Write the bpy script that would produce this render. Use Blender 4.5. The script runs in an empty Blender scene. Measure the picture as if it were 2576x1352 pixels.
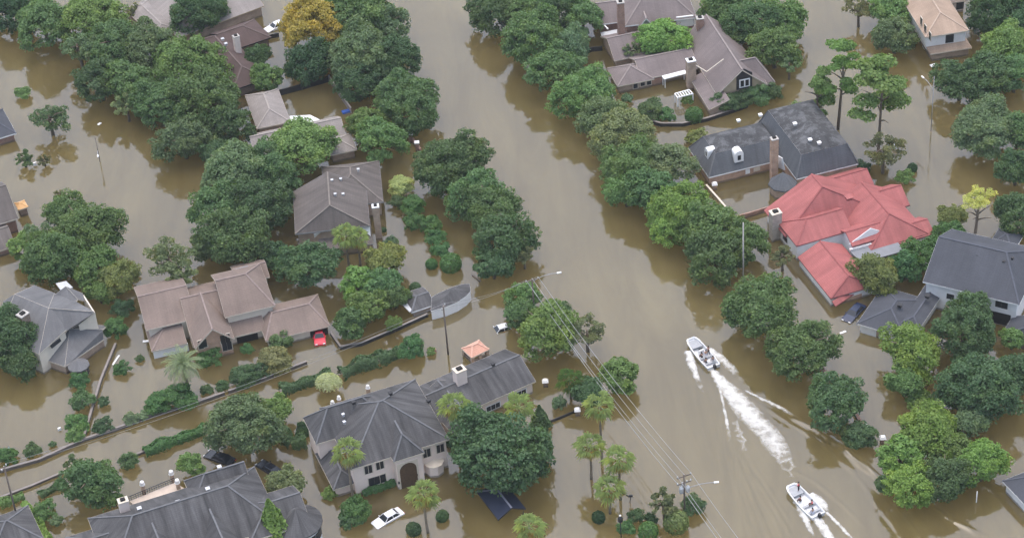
import bpy, bmesh, math, random
import numpy as np
from mathutils import Vector, Matrix
R_ = math.radians
SC = bpy.context.scene
COL = SC.collection
# ------------------------------------------------------------------ camera, sky, sun, exposure
CAM_H, PITCH, ROLL, FPX = 236.0, R_(38.0), R_(4.4), 5896.0      # metres, look-down angle, roll, focal length on a 2575 px wide frame
FW = Vector((0, math.cos(PITCH), -math.sin(PITCH)))
_r0, _u0 = Vector((1, 0, 0)), Vector((0, math.sin(PITCH), math.cos(PITCH)))
RT = math.cos(ROLL) * _r0 - math.sin(ROLL) * _u0
UP = math.sin(ROLL) * _r0 + math.cos(ROLL) * _u0
CPOS = Vector((0, 0, CAM_H))
cam = bpy.data.objects.new('camera', bpy.data.cameras.new('camera'))
COL.objects.link(cam)
cam.matrix_world = Matrix((( RT.x, UP.x, -FW.x, 0), (RT.y, UP.y, -FW.y, 0), (RT.z, UP.z, -FW.z, CAM_H), (0, 0, 0, 1)))
cam.data.sensor_width = 36.0
cam.data.lens = 36.0 * FPX / 2575.0
cam.data.clip_start, cam.data.clip_end = 5.0, 20000.0
SC.camera = cam
SUN_EL, SUN_AZ = R_(80.0), R_(-8.0)                              # a bright patch of overcast ahead of the viewer
wd = bpy.data.worlds.new('World'); SC.world = wd; wd.use_nodes = True
nt = wd.node_tree
sky = nt.nodes.new('ShaderNodeTexSky'); sky.sky_type = 'NISHITA'; sky.sun_disc = False
sky.sun_elevation, sky.sun_rotation = SUN_EL, SUN_AZ
sky.dust_density, sky.air_density = 4.0, 1.0
hs = nt.nodes.new('ShaderNodeHueSaturation'); hs.inputs['Saturation'].default_value = 0.95
nt.links.new(sky.outputs[0], hs.inputs['Color'])
nt.links.new(hs.outputs[0], nt.nodes['Background'].inputs['Color'])
nt.nodes['Background'].inputs['Strength'].default_value = 0.15
sun = bpy.data.objects.new('sun', bpy.data.lights.new('sun', 'SUN')); COL.objects.link(sun)
sun.data.energy, sun.data.angle, sun.data.color = 0.62, R_(124.0), (1.0, 0.998, 0.992)
sun.rotation_euler = (R_(90) - SUN_EL, 0, R_(180) - SUN_AZ)
SC.view_settings.view_transform, SC.view_settings.look = 'Standard', 'None'
SC.view_settings.exposure, SC.view_settings.gamma = 1.1, 1.0

# ------------------------------------------------------------------ helpers
def P(x, y, z=0.0):                       # a point of the place: photograph pixel (2575 wide) met at height z
    d = FPX * FW + (x - 1287.5) * RT - (y - 676.0) * UP
    return CPOS + d * ((z - CAM_H) / d.z)
def ray(x, y):
    return (FPX * FW + (x - 1287.5) * RT - (y - 676.0) * UP).normalized()
def scale_at(x, y, z=0.0):                # pixels per metre there
    return FPX / (P(x, y, z) - CPOS).dot(FW)
def upright(base, top):                   # ground point and height of an upright thing from its foot and its top
    b = P(*base); lo, hi = 0.0, 60.0
    for _ in range(40):
        m = (lo + hi) / 2
        if P(top[0], top[1], m).y > b.y: lo = m
        else: hi = m
    return b, lo
def tag(o, label=None, cat=None, group=None, kind=None):
    if label: o['label'] = label
    if cat: o['category'] = cat
    if group: o['group'] = group
    if kind: o['kind'] = kind
    return o
def empty(name, loc, label, cat, group=None, rz=0.0):
    o = bpy.data.objects.new(name, None); COL.objects.link(o)
    o.location = loc; o.rotation_euler = (0, 0, rz); o.empty_display_size = 0.5
    return tag(o, label, cat, group)
def link(name, me, parent=None, mat=None):
    o = bpy.data.objects.new(name, me); COL.objects.link(o)
    if mat and not me.materials: me.materials.append(mat)
    if parent: o.parent = parent
    return o

class MB:                                 # collects faces, builds them as ONE mesh
    def __init__(s): s.v, s.f = [], []
    def add(s, vs, faces):
        n = len(s.v); s.v += [tuple(p) for p in vs]; s.f += [tuple(i + n for i in f) for f in faces]
    def poly(s, vs): s.add(vs, [tuple(range(len(vs)))])
    def hexa(s, b, t): s.add(list(b) + list(t), [(3, 2, 1, 0), (4, 5, 6, 7), (0, 1, 5, 4), (1, 2, 6, 5), (2, 3, 7, 6), (3, 0, 4, 7)])
    def box(s, c, size, X=Vector((1, 0, 0)), Y=Vector((0, 1, 0)), Z=Vector((0, 0, 1))):
        c = Vector(c); a, b, d = X * size[0] / 2, Y * size[1] / 2, Z * size[2] / 2
        s.hexa([c - a - b - d, c + a - b - d, c + a + b - d, c - a + b - d], [c - a - b + d, c + a - b + d, c + a + b + d, c - a + b + d])
    def beam(s, p, q, w, h, up=Vector((0, 0, 1))):
        p, q = Vector(p), Vector(q); d = (q - p)
        if d.length < 1e-4: return
        X = d.normalized(); Y = up.cross(X)
        Y = Y.normalized() if Y.length > 1e-4 else Vector((0, 1, 0))
        s.box((p + q) / 2, (d.length, w, h), X, Y, X.cross(Y))
    def tube(s, pts, rad, n=7, cap=True):
        pts = [Vector(p) for p in pts]; rad = rad if isinstance(rad, (list, tuple)) else [rad] * len(pts); vs = []
        for i, p in enumerate(pts):
            d = (pts[min(i + 1, len(pts) - 1)] - pts[max(i - 1, 0)]).normalized()
            a = d.cross(Vector((0.31, 0.77, 0.55))).normalized(); b = d.cross(a)
            vs += [p + (a * math.cos(6.2832 * k / n) + b * math.sin(6.2832 * k / n)) * rad[i] for k in range(n)]
        fs = [(i * n + k, i * n + (k + 1) % n, (i + 1) * n + (k + 1) % n, (i + 1) * n + k) for i in range(len(pts) - 1) for k in range(n)]
        if cap: fs += [tuple(range(n))[::-1], tuple((len(pts) - 1) * n + k for k in range(n))]
        s.add(vs, fs)
    def lathe(s, prof, c, n=14):
        c = Vector(c); vs = [c + Vector((r * math.cos(6.2832 * k / n), r * math.sin(6.2832 * k / n), z)) for r, z in prof for k in range(n)]
        fs = [(i * n + k, i * n + (k + 1) % n, (i + 1) * n + (k + 1) % n, (i + 1) * n + k) for i in range(len(prof) - 1) for k in range(n)]
        fs += [tuple(range(n))[::-1], tuple((len(prof) - 1) * n + k for k in range(n))]
        s.add(vs, fs)
    def prism(s, outline, z0, z1):        # outline: list of xy
        n = len(outline)
        s.add([(p[0], p[1], z0) for p in outline] + [(p[0], p[1], z1) for p in outline],
              [tuple(range(n))[::-1], tuple(range(n, 2 * n))] + [(k, (k + 1) % n, n + (k + 1) % n, n + k) for k in range(n)])
    def build(s, name, mat, parent=None, smooth=False, off=None):
        me = bpy.data.meshes.new(name)
        vs = [(v[0] - off[0], v[1] - off[1], v[2] - off[2]) for v in s.v] if off is not None else s.v
        me.from_pydata(vs, [], s.f); me.update()
        uv = me.uv_layers.new(name='uv')      # u along the eave, v up the slope, in metres
        for p in me.polygons:
            n = p.normal; e = Vector((0, 0, 1)).cross(n)
            e = e.normalized() if e.length > 0.02 else Vector((1, 0, 0)); t = n.cross(e)
            for li in p.loop_indices:
                c = me.vertices[me.loops[li].vertex_index].co
                uv.data[li].uv = (c.dot(e), c.dot(t))
            p.use_smooth = smooth
        me.materials.append(mat)
        return link(name, me, parent)

# ------------------------------------------------------------------ materials
class N:
    def __init__(s, name):
        s.m = bpy.data.materials.new(name); s.m.use_nodes = True; s.t = s.m.node_tree; s.b = s.t.nodes['Principled BSDF']
    def n(s, typ, **kw):
        x = s.t.nodes.new('ShaderNode' + typ)
        for k, v in kw.items():
            if k in x.inputs: x.inputs[k].default_value = v
            else: setattr(x, k, v)
        return x
    def l(s, a, b): s.t.links.new(a, b)
    def mix(s, fac, a, b, mode='MIX'):
        x = s.t.nodes.new('ShaderNodeMix'); x.data_type = 'RGBA'; x.blend_type = mode
        for sock, val in ((x.inputs['Factor'], fac), (x.inputs['A'], a), (x.inputs['B'], b)):
            pass
        ins = {'f': x.inputs[0], 'a': x.inputs[6], 'b': x.inputs[7]}
        for k, v in (('f', fac), ('a', a), ('b', b)):
            if hasattr(v, 'is_output'): s.l(v, ins[k])
            else: ins[k].default_value = v
        return x.outputs[2]
    def ramp(s, src, stops):
        r = s.t.nodes.new('ShaderNodeValToRGB'); e = r.color_ramp.elements
        while len(e) < len(stops): e.new(0.5)
        for el, (p, c) in zip(e, stops):
            el.position = p; el.color = c if len(c) == 4 else (*c, 1)
        s.l(src, r.inputs[0]); return r.outputs[0]
def c4(c): return (c[0], c[1], c[2], 1.0)
def g3(v): return (v, v, v, 1.0)
def mat_plain(name, col, rough=0.7, var=0.12, scale=1.2, spec=0.3, metal=0.0):
    k = N(name); tc = k.n('TexCoord'); no = k.n('TexNoise', Scale=scale, Detail=5.0, Roughness=0.6); k.l(tc.outputs['Object'], no.inputs['Vector'])
    v = k.ramp(no.outputs[0], [(0.25, g3(1 - var)), (0.75, g3(1 + var))])
    c = k.mix(1.0, c4(col), v, 'MULTIPLY'); c = damp(k, c) if name in ('pink_stucco', 'bark', 'palm_bark') else c
    k.l(c, k.b.inputs['Base Color'])
    k.b.inputs['Roughness'].default_value = rough; k.b.inputs['Specular IOR Level'].default_value = spec; k.b.inputs['Metallic'].default_value = metal
    return k.m
def mat_shingle(name, col, streak=0.22, rough=0.85, moss=None):
    k = N(name); tc = k.n('TexCoord')
    mp = k.n('Mapping'); mp.inputs['Scale'].default_value = (0.95, 0.10, 1.0); k.l(tc.outputs['UV'], mp.inputs['Vector'])
    a = k.n('TexNoise', Scale=1.0, Detail=4.0, Roughness=0.65); k.l(mp.outputs[0], a.inputs['Vector'])
    va = k.ramp(a.outputs[0], [(0.3, g3(1 - streak)), (0.72, g3(1 + streak))])
    b = k.n('TexNoise', Scale=7.0, Detail=3.0, Roughness=0.7); k.l(tc.outputs['UV'], b.inputs['Vector'])
    vb = k.ramp(b.outputs[0], [(0.3, g3(0.86)), (0.7, g3(1.14))])
    br = k.n('TexBrick', Scale=1.0); br.inputs['Brick Width'].default_value = 0.9; br.inputs['Row Height'].default_value = 0.3; br.inputs['Mortar Size'].default_value = 0.03
    br.inputs['Color1'].default_value = g3(1.06); br.inputs['Color2'].default_value = g3(0.94); br.inputs['Mortar'].default_value = g3(0.8)
    k.l(tc.outputs['UV'], br.inputs['Vector'])
    cl = k.n('TexNoise', Scale=0.22, Detail=2.0); k.l(tc.outputs['Object'], cl.inputs['Vector'])
    vc = k.ramp(cl.outputs[0], [(0.3, g3(0.88)), (0.7, g3(1.12))])
    c = c4(col)
    if moss:
        mn = k.n('TexNoise', Scale=0.55, Detail=6.0, Roughness=0.75); k.l(tc.outputs['Object'], mn.inputs['Vector'])
        c = k.mix(k.ramp(mn.outputs[0], [(0.48, g3(0)), (0.56, g3(1))]), c, c4(moss))
    c = k.mix(1.0, c, va, 'MULTIPLY'); c = k.mix(1.0, c, vb, 'MULTIPLY'); c = k.mix(0.7, c, br.outputs[0], 'MULTIPLY'); c = k.mix(1.0, c, vc, 'MULTIPLY')
    k.l(c, k.b.inputs['Base Color']); k.b.inputs['Roughness'].default_value = rough; k.b.inputs['Specular IOR Level'].default_value = 0.35
    bp = k.n('Bump', Strength=0.5, Distance=0.04); k.l(b.outputs[0], bp.inputs['Height']); k.l(bp.outputs[0], k.b.inputs['Normal'])
    return k.m
def damp(k, c):
    tc = k.n('TexCoord'); sp = k.n('SeparateXYZ'); k.l(tc.outputs['Object'], sp.inputs[0]); no = k.n('TexNoise', Scale=1.3, Detail=4.0); k.l(tc.outputs['Object'], no.inputs['Vector'])
    a = k.n('Math'); a.operation = 'MULTIPLY_ADD'; k.l(no.outputs[0], a.inputs[0]); a.inputs[1].default_value = -.5; k.l(sp.outputs['Z'], a.inputs[2])
    mr = k.n('MapRange'); mr.inputs[1].default_value = .02; mr.inputs[2].default_value = .22; mr.inputs[3].default_value = .75; mr.inputs[4].default_value = 0; k.l(a.outputs[0], mr.inputs[0])
    return k.mix(mr.outputs[0], c, (.12, .095, .06, 1))
def mat_brick(name, c1, c2, mortar=(0.4, 0.37, 0.33)):
    k = N(name); tc = k.n('TexCoord'); br = k.n('TexBrick', Scale=1.0)
    br.inputs['Brick Width'].default_value = 0.46; br.inputs['Row Height'].default_value = 0.16; br.inputs['Mortar Size'].default_value = 0.018
    br.inputs['Color1'].default_value = c4(c1); br.inputs['Color2'].default_value = c4(c2); br.inputs['Mortar'].default_value = c4(mortar)
    k.l(tc.outputs['UV'], br.inputs['Vector'])
    no = k.n('TexNoise', Scale=0.8, Detail=5.0); k.l(tc.outputs['Object'], no.inputs['Vector'])
    k.l(damp(k, k.mix(1.0, br.outputs[0], k.ramp(no.outputs[0], [(0.3, g3(0.8)), (0.7, g3(1.18))]), 'MULTIPLY')), k.b.inputs['Base Color'])
    k.b.inputs['Roughness'].default_value = 0.9
    return k.m
def mat_siding(name, col, rough=0.6):
    k = N(name); tc = k.n('TexCoord'); wv = k.n('TexWave', Scale=2.2, Distortion=0.0); wv.bands_direction = 'Y'; k.l(tc.outputs['UV'], wv.inputs['Vector'])
    no = k.n('TexNoise', Scale=0.7, Detail=5.0); k.l(tc.outputs['Object'], no.inputs['Vector'])
    c = k.mix(1.0, c4(col), k.ramp(wv.outputs[0], [(0.0, g3(0.86)), (0.3, g3(1.0))]), 'MULTIPLY')
    c = k.mix(1.0, c, k.ramp(no.outputs[0], [(0.3, g3(0.9)), (0.7, g3(1.05))]), 'MULTIPLY')
    k.l(damp(k, c), k.b.inputs['Base Color']); k.b.inputs['Roughness'].default_value = rough
    return k.m
def mat_leaf(name, trans=0.2):
    k = N(name); oi = k.n('ObjectInfo'); ge = k.n('NewGeometry'); tc = k.n('TexCoord')
    v = k.ramp(ge.outputs['Random Per Island'], [(0.0, g3(0.8)), (1.0, g3(1.25))])
    c = k.mix(1.0, oi.outputs['Color'], v, 'MULTIPLY')
    no = k.n('TexNoise', Scale=0.33, Detail=3.0); k.l(tc.outputs['Object'], no.inputs['Vector'])
    c = k.mix(k.ramp(no.outputs[0], [(0.5, g3(0)), (0.72, g3(0.55))]), c, k.mix(1.0, c, (1.55, 1.3, 0.8, 1), 'MULTIPLY'))
    k.l(c, k.b.inputs['Base Color']); k.b.inputs['Roughness'].default_value = 0.55; k.b.inputs['Specular IOR Level'].default_value = 0.35
    tr = k.n('BsdfTranslucent'); k.l(k.mix(1.0, c, (1.3, 1.3, 0.6, 1), 'MULTIPLY'), tr.inputs['Color'])
    mx = k.n('MixShader', Fac=trans); k.l(k.b.outputs[0], mx.inputs[1]); k.l(tr.outputs[0], mx.inputs[2])
    k.l(mx.outputs[0], k.t.nodes['Material Output'].inputs['Surface'])
    return k.m

def mat_water(name):
    k = N(name); tc = k.n('TexCoord'); ob = tc.outputs['Object']
    big = k.n('TexNoise', Scale=0.02, Detail=4.0, Roughness=0.6); k.l(ob, big.inputs['Vector'])
    c = k.ramp(big.outputs[0], [(0.3, (0.118, 0.09, 0.034)), (0.7, (0.14, 0.11, 0.045))])
    sm = k.n('Mapping'); sm.inputs['Scale'].default_value = (.16, .03, 1); sm.inputs['Rotation'].default_value = (0, 0, -.42); k.l(ob, sm.inputs['Vector']); sn = k.n('TexNoise', Scale=1.0, Detail=6.0, Roughness=.65, Distortion=.8); k.l(sm.outputs[0], sn.inputs['Vector'])
    c = k.mix(1.0, c, k.ramp(sn.outputs[0], [(.32, (.84, .82, .78, 1)), (.7, (1.16, 1.17, 1.2, 1))]), 'MULTIPLY')      # silt streaks along the current
    k.l(c, k.b.inputs['Base Color'])
    k.b.subsurface_method = 'BURLEY'; k.b.inputs['Subsurface Weight'].default_value = 1.0; k.b.inputs['Subsurface Radius'].default_value = (1.0, 0.9, 0.6); k.b.inputs['Subsurface Scale'].default_value = 22.0
    k.b.inputs['IOR'].default_value = 1.72; k.b.inputs['Roughness'].default_value = 0.03
    mp = k.n('Mapping'); mp.inputs['Scale'].default_value = (1.0, 0.55, 1.0); mp.inputs['Rotation'].default_value = (0, 0, 0.7); k.l(ob, mp.inputs['Vector'])
    n1 = k.n('TexNoise', Scale=1.1, Detail=3.0, Roughness=0.55); k.l(mp.outputs[0], n1.inputs['Vector'])
    n2 = k.n('TexNoise', Scale=0.16, Detail=3.0); k.l(ob, n2.inputs['Vector'])
    b1 = k.n('Bump', Strength=1.0, Distance=0.014); k.l(n1.outputs[0], b1.inputs['Height'])
    b2 = k.n('Bump', Strength=1.0, Distance=0.05); k.l(n2.outputs[0], b2.inputs['Height']); k.l(b1.outputs[0], b2.inputs['Normal'])
    k.l(b2.outputs[0], k.b.inputs['Normal'])
    return k.m

WATER = mat_water('flood_water')
LEAF = mat_leaf('leaf', 0.36); FROND = mat_leaf('frond', 0.28)
BARK = mat_plain('bark', (0.16, 0.125, 0.09), 0.95, 0.3, 3.0)
PBARK = mat_plain('palm_bark', (0.23, 0.19, 0.14), 0.95, 0.3, 4.0)
WHITE = mat_plain('white_paint', (0.8, 0.8, 0.78), 0.5, 0.06, 0.8)
CREAMT = mat_plain('cream_trim', (0.62, 0.55, 0.45), 0.6, 0.08)
TAN = mat_plain('tan_trim', (0.42, 0.33, 0.22), 0.7, 0.1)
PATIO = mat_plain('grey_patio_sheet', (0.2, 0.21, 0.225), 0.6, 0.1)
GREYT = mat_plain('grey_trim', (0.34, 0.34, 0.34), 0.6, 0.1)
GLASS = mat_plain('window_glass', (0.02, 0.024, 0.03), 0.12, 0.2, 2.0, 0.5)
GREYGLASS = mat_plain('skylight_glass', (0.2, 0.23, 0.26), 0.2, 0.1, 2.0, 0.5)
DARK = mat_plain('dark_opening', (0.018, 0.017, 0.016), 0.9, 0.2)  # near-black; gives opening panels their interior shade as colour
WOODD = mat_plain('dark_wood', (0.09, 0.055, 0.03), 0.7, 0.3, 2.5)
METAL = mat_plain('galvanised_metal', (0.5, 0.51, 0.52), 0.45, 0.1, 2.0, 0.5, 0.3)
BLACKM = mat_plain('black_metal', (0.03, 0.03, 0.032), 0.5, 0.1)
POLEW = mat_plain('pole_wood', (0.14, 0.115, 0.095), 0.9, 0.25, 2.0)
CONC = mat_plain('concrete', (0.42, 0.4, 0.37), 0.9, 0.18, 1.0)
WIRE = mat_plain('wire', (0.33, 0.33, 0.32), 0.5, 0.05)
STONE = mat_brick('stone', (0.46, 0.41, 0.34), (0.33, 0.29, 0.24), (0.4, 0.37, 0.33))
BRICKR = mat_brick('red_brick', (0.32, 0.145, 0.085), (0.25, 0.11, 0.07))
BRICKO = mat_brick('orange_brick', (0.52, 0.3, 0.18), (0.43, 0.24, 0.14))
BRICKT = mat_brick('tan_brick', (0.44, 0.3, 0.2), (0.36, 0.25, 0.17))
BRICKB = mat_brick('brown_brick', (0.24, 0.15, 0.1), (0.18, 0.11, 0.075))
STUCCO = mat_plain('pink_stucco', (0.78, 0.66, 0.58), 0.85, 0.08, 0.6)
CREAM = mat_siding('cream_siding', (0.72, 0.65, 0.54)); WSIDE = mat_siding('white_siding', (0.84, 0.84, 0.83)); GSIDE = mat_siding('grey_siding', (0.4, 0.4, 0.4))
SLATE = mat_shingle('slate_roof', (0.078, 0.077, 0.078), 0.5)
SLATEB = mat_shingle('mossy_slate_roof', (0.105, 0.112, 0.12), 0.22)
DKBLUE = mat_shingle('dark_blue_grey_roof', (0.064, 0.069, 0.081), 0.12)
GREYR = mat_shingle('grey_roof', (0.132, 0.133, 0.135), 0.2)
GREIGE = mat_shingle('grey_beige_roof', (0.25, 0.225, 0.208), 0.12)
BROWN = mat_shingle('brown_roof', (0.195, 0.15, 0.125), 0.12)
DBROWN = mat_shingle('dark_brown_roof', (0.085, 0.058, 0.052), 0.18)
CHAR = mat_shingle('weathered_charcoal_roof', (0.115, 0.1, 0.09), 0.25)
TAUPE = mat_shingle('taupe_roof', (0.18, 0.15, 0.143), 0.12)
TANR = mat_shingle('tan_roof', (0.35, 0.258, 0.19), 0.14)
RED = mat_shingle('red_metal_roof', (0.335, 0.108, 0.1), 0.2, 0.7)
PEACH = mat_shingle('peach_tile_roof', (0.6, 0.33, 0.24), 0.12)
# ------------------------------------------------------------------ the flood water, one sheet
SWELLS = [([(1985, 1046), (2050, 1076), (2110, 1118), (2200, 1192), (2260, 1250), (2330, 1330)], .75, .30), ([(1880, 1000), (1960, 1045), (2060, 1110), (2140, 1180), (2230, 1290)], .5, .07), ([(2190, 1205), (2260, 1280), (2330, 1370)], .6, .12),
          ([(2180, 1240), (2240, 1310), (2290, 1380)], .5, .08), ([(2300, 1240), (2370, 1290), (2470, 1350)], .6, .12), ([(2210, 1190), (2300, 1255), (2400, 1310), (2480, 1345)], .5, .1), ([(1990, 1180), (2050, 1210), (2120, 1270), (2180, 1330)], .45, .06),
          ([(1815, 1020), (1826, 1110), (1846, 1200), (1875, 1300), (1900, 1390)], .5, .07), ([(1838, 1105), (1870, 1200), (1915, 1300), (1950, 1390)], .5, .1), ([(1850, 1120), (1895, 1210), (1950, 1310), (1985, 1390)], .4, .08), ([(1866, 1150), (1925, 1240), (1975, 1320), (2015, 1400)], .4, .08),
          ([(1832, 1110), (1858, 1200), (1895, 1300), (1925, 1390)], .35, .05), ([(1740, 960), (1768, 1060), (1800, 1180), (1830, 1300)], .5, .04), ([(1700, 980), (1735, 1080), (1775, 1200)], .5, .03), ([(1890, 1160), (1945, 1245), (2000, 1330)], .35, .05)]
_c = [P(*q) for q in ((1660, 850), (2560, 850), (1660, 1400), (2560, 1400))]
WX0, WX1, WY0, WY1 = min(p.x for p in _c), max(p.x for p in _c), min(p.y for p in _c), max(p.y for p in _c)
def water_sheet():
    """one sheet; where the boats have passed it is finely meshed and carries their swell"""
    nx, ny = int((WX1 - WX0) / .22), int((WY1 - WY0) / .22); X, Y = np.meshgrid(np.linspace(WX0, WX1, nx), np.linspace(WY0, WY1, ny), indexing='ij'); Z = np.zeros_like(X)
    for path, w_, h_ in SWELLS:
        pts = [P(*q) for q in path]; tot = sum((b - a).length for a, b in zip(pts, pts[1:])); best = np.full(X.shape, 1e9); tt = np.zeros_like(X); acc = 0
        for a, b in zip(pts, pts[1:]):
            L = (b - a).length; dx, dy = (b.x - a.x) / L, (b.y - a.y) / L; t = np.clip((X - a.x) * dx + (Y - a.y) * dy, 0, L); d = np.hypot(X - a.x - t * dx, Y - a.y - t * dy); k = d < best
            best = np.where(k, d, best); tt = np.where(k, (acc + t) / tot, tt); acc += L
        q = (best / w_) ** 2; Z += h_ * np.sin(np.pi * np.clip(tt, 0, 1)) ** .6 * (1 - q) * np.exp(-q) * (1 + .25 * np.sin(tt * tot * 1.3))
    e = np.minimum(np.minimum(X - WX0, WX1 - X), np.minimum(Y - WY0, WY1 - Y)); Z *= np.clip(e / 3, 0, 1)
    n = nx * ny; co = np.stack([X.ravel(), Y.ravel(), Z.ravel()], 1); i, j = np.meshgrid(np.arange(nx - 1), np.arange(ny - 1), indexing='ij'); i, j = i.ravel(), j.ravel()
    quads = np.stack([i * ny + j, (i + 1) * ny + j, (i + 1) * ny + j + 1, i * ny + j + 1], 1)
    xs, ys = [-4000, WX0, WX1, 4000], [-800, WY0, WY1, 9000]; co = np.vstack([co, [(x, y, 0) for x in xs for y in ys]]); ring = [(n + a * 4 + b, n + a * 4 + 4 + b, n + a * 4 + 5 + b, n + a * 4 + 1 + b) for a in range(3) for b in range(3) if (a, b) != (1, 1)]
    quads = np.vstack([quads, ring]).astype(np.int32); me = bpy.data.meshes.new('water'); me.vertices.add(len(co)); me.vertices.foreach_set('co', co.astype(np.float32).ravel()); me.loops.add(quads.size); me.loops.foreach_set('vertex_index', quads.ravel())
    me.polygons.add(len(quads)); me.polygons.foreach_set('loop_start', np.arange(0, quads.size, 4, dtype=np.int32)); me.polygons.foreach_set('use_smooth', np.ones(len(quads), dtype=bool)); me.update(calc_edges=True); me.materials.append(WATER); return me
tag(link('water', water_sheet()), kind='structure')
g = MB(); g.poly([(-4000, -800, -2.2), (4000, -800, -2.2), (4000, 9000, -2.2), (-4000, 9000, -2.2)])
tag(g.build('ground', mat_plain('mud', (0.12, 0.09, 0.05), 0.95)), kind='structure')

# ------------------------------------------------------------------ plants
def leaf_mesh(name, c, nrm, size, rng, aspect=0.72, mat=LEAF):
    n = len(c); nrm = nrm / (np.linalg.norm(nrm, axis=1, keepdims=True) + 1e-9)
    a = np.cross(nrm, rng.normal(size=(n, 3))); a /= np.linalg.norm(a, axis=1, keepdims=True) + 1e-9
    b = np.cross(nrm, a); s = (size * rng.uniform(0.6, 1.35, n))[:, None]
    bend = nrm * s * rng.uniform(-0.35, 0.1, n)[:, None]
    q = np.stack([c + a * s, c + b * s * aspect + bend * 0, c - a * s + bend, c - b * s * aspect], 1).reshape(-1, 3)
    me = bpy.data.meshes.new(name); me.vertices.add(4 * n); me.vertices.foreach_set('co', q.astype(np.float32).ravel())
    me.loops.add(4 * n); me.loops.foreach_set('vertex_index', np.arange(4 * n, dtype=np.int32))
    me.polygons.add(n); me.polygons.foreach_set('loop_start', np.arange(0, 4 * n, 4, dtype=np.int32))
    me.update(calc_edges=True); me.materials.append(mat); return me
def sph(rng, n):
    d = rng.normal(size=(n, 3)); return d / np.linalg.norm(d, axis=1, keepdims=True)
def clumps_to_leaves(rng, cc, rc, nleaf, lump_flat=0.85, loose=0.6, up=0.35, outw=0.3):
    pr = rc ** 2 / (rc ** 2).sum(); k = rng.choice(len(cc), nleaf, p=pr)
    d = sph(rng, nleaf); d[:, 2] = np.where(d[:, 2] < -0.2, -d[:, 2] * 0.8, d[:, 2])
    rr = rng.uniform(0.45, 1.0, nleaf) ** 0.5 * rng.uniform(0.85, 1.12, nleaf)
    pos = cc[k] + d * (rc[k] * rr)[:, None] * np.array([1, 1, lump_flat])
    out = pos / (np.linalg.norm(pos, axis=1, keepdims=True) + 1e-9)
    nrm = d * 0.8 + out * outw + np.array([0, 0, up]) + rng.normal(size=(nleaf, 3)) * loose
    return pos, nrm
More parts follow.
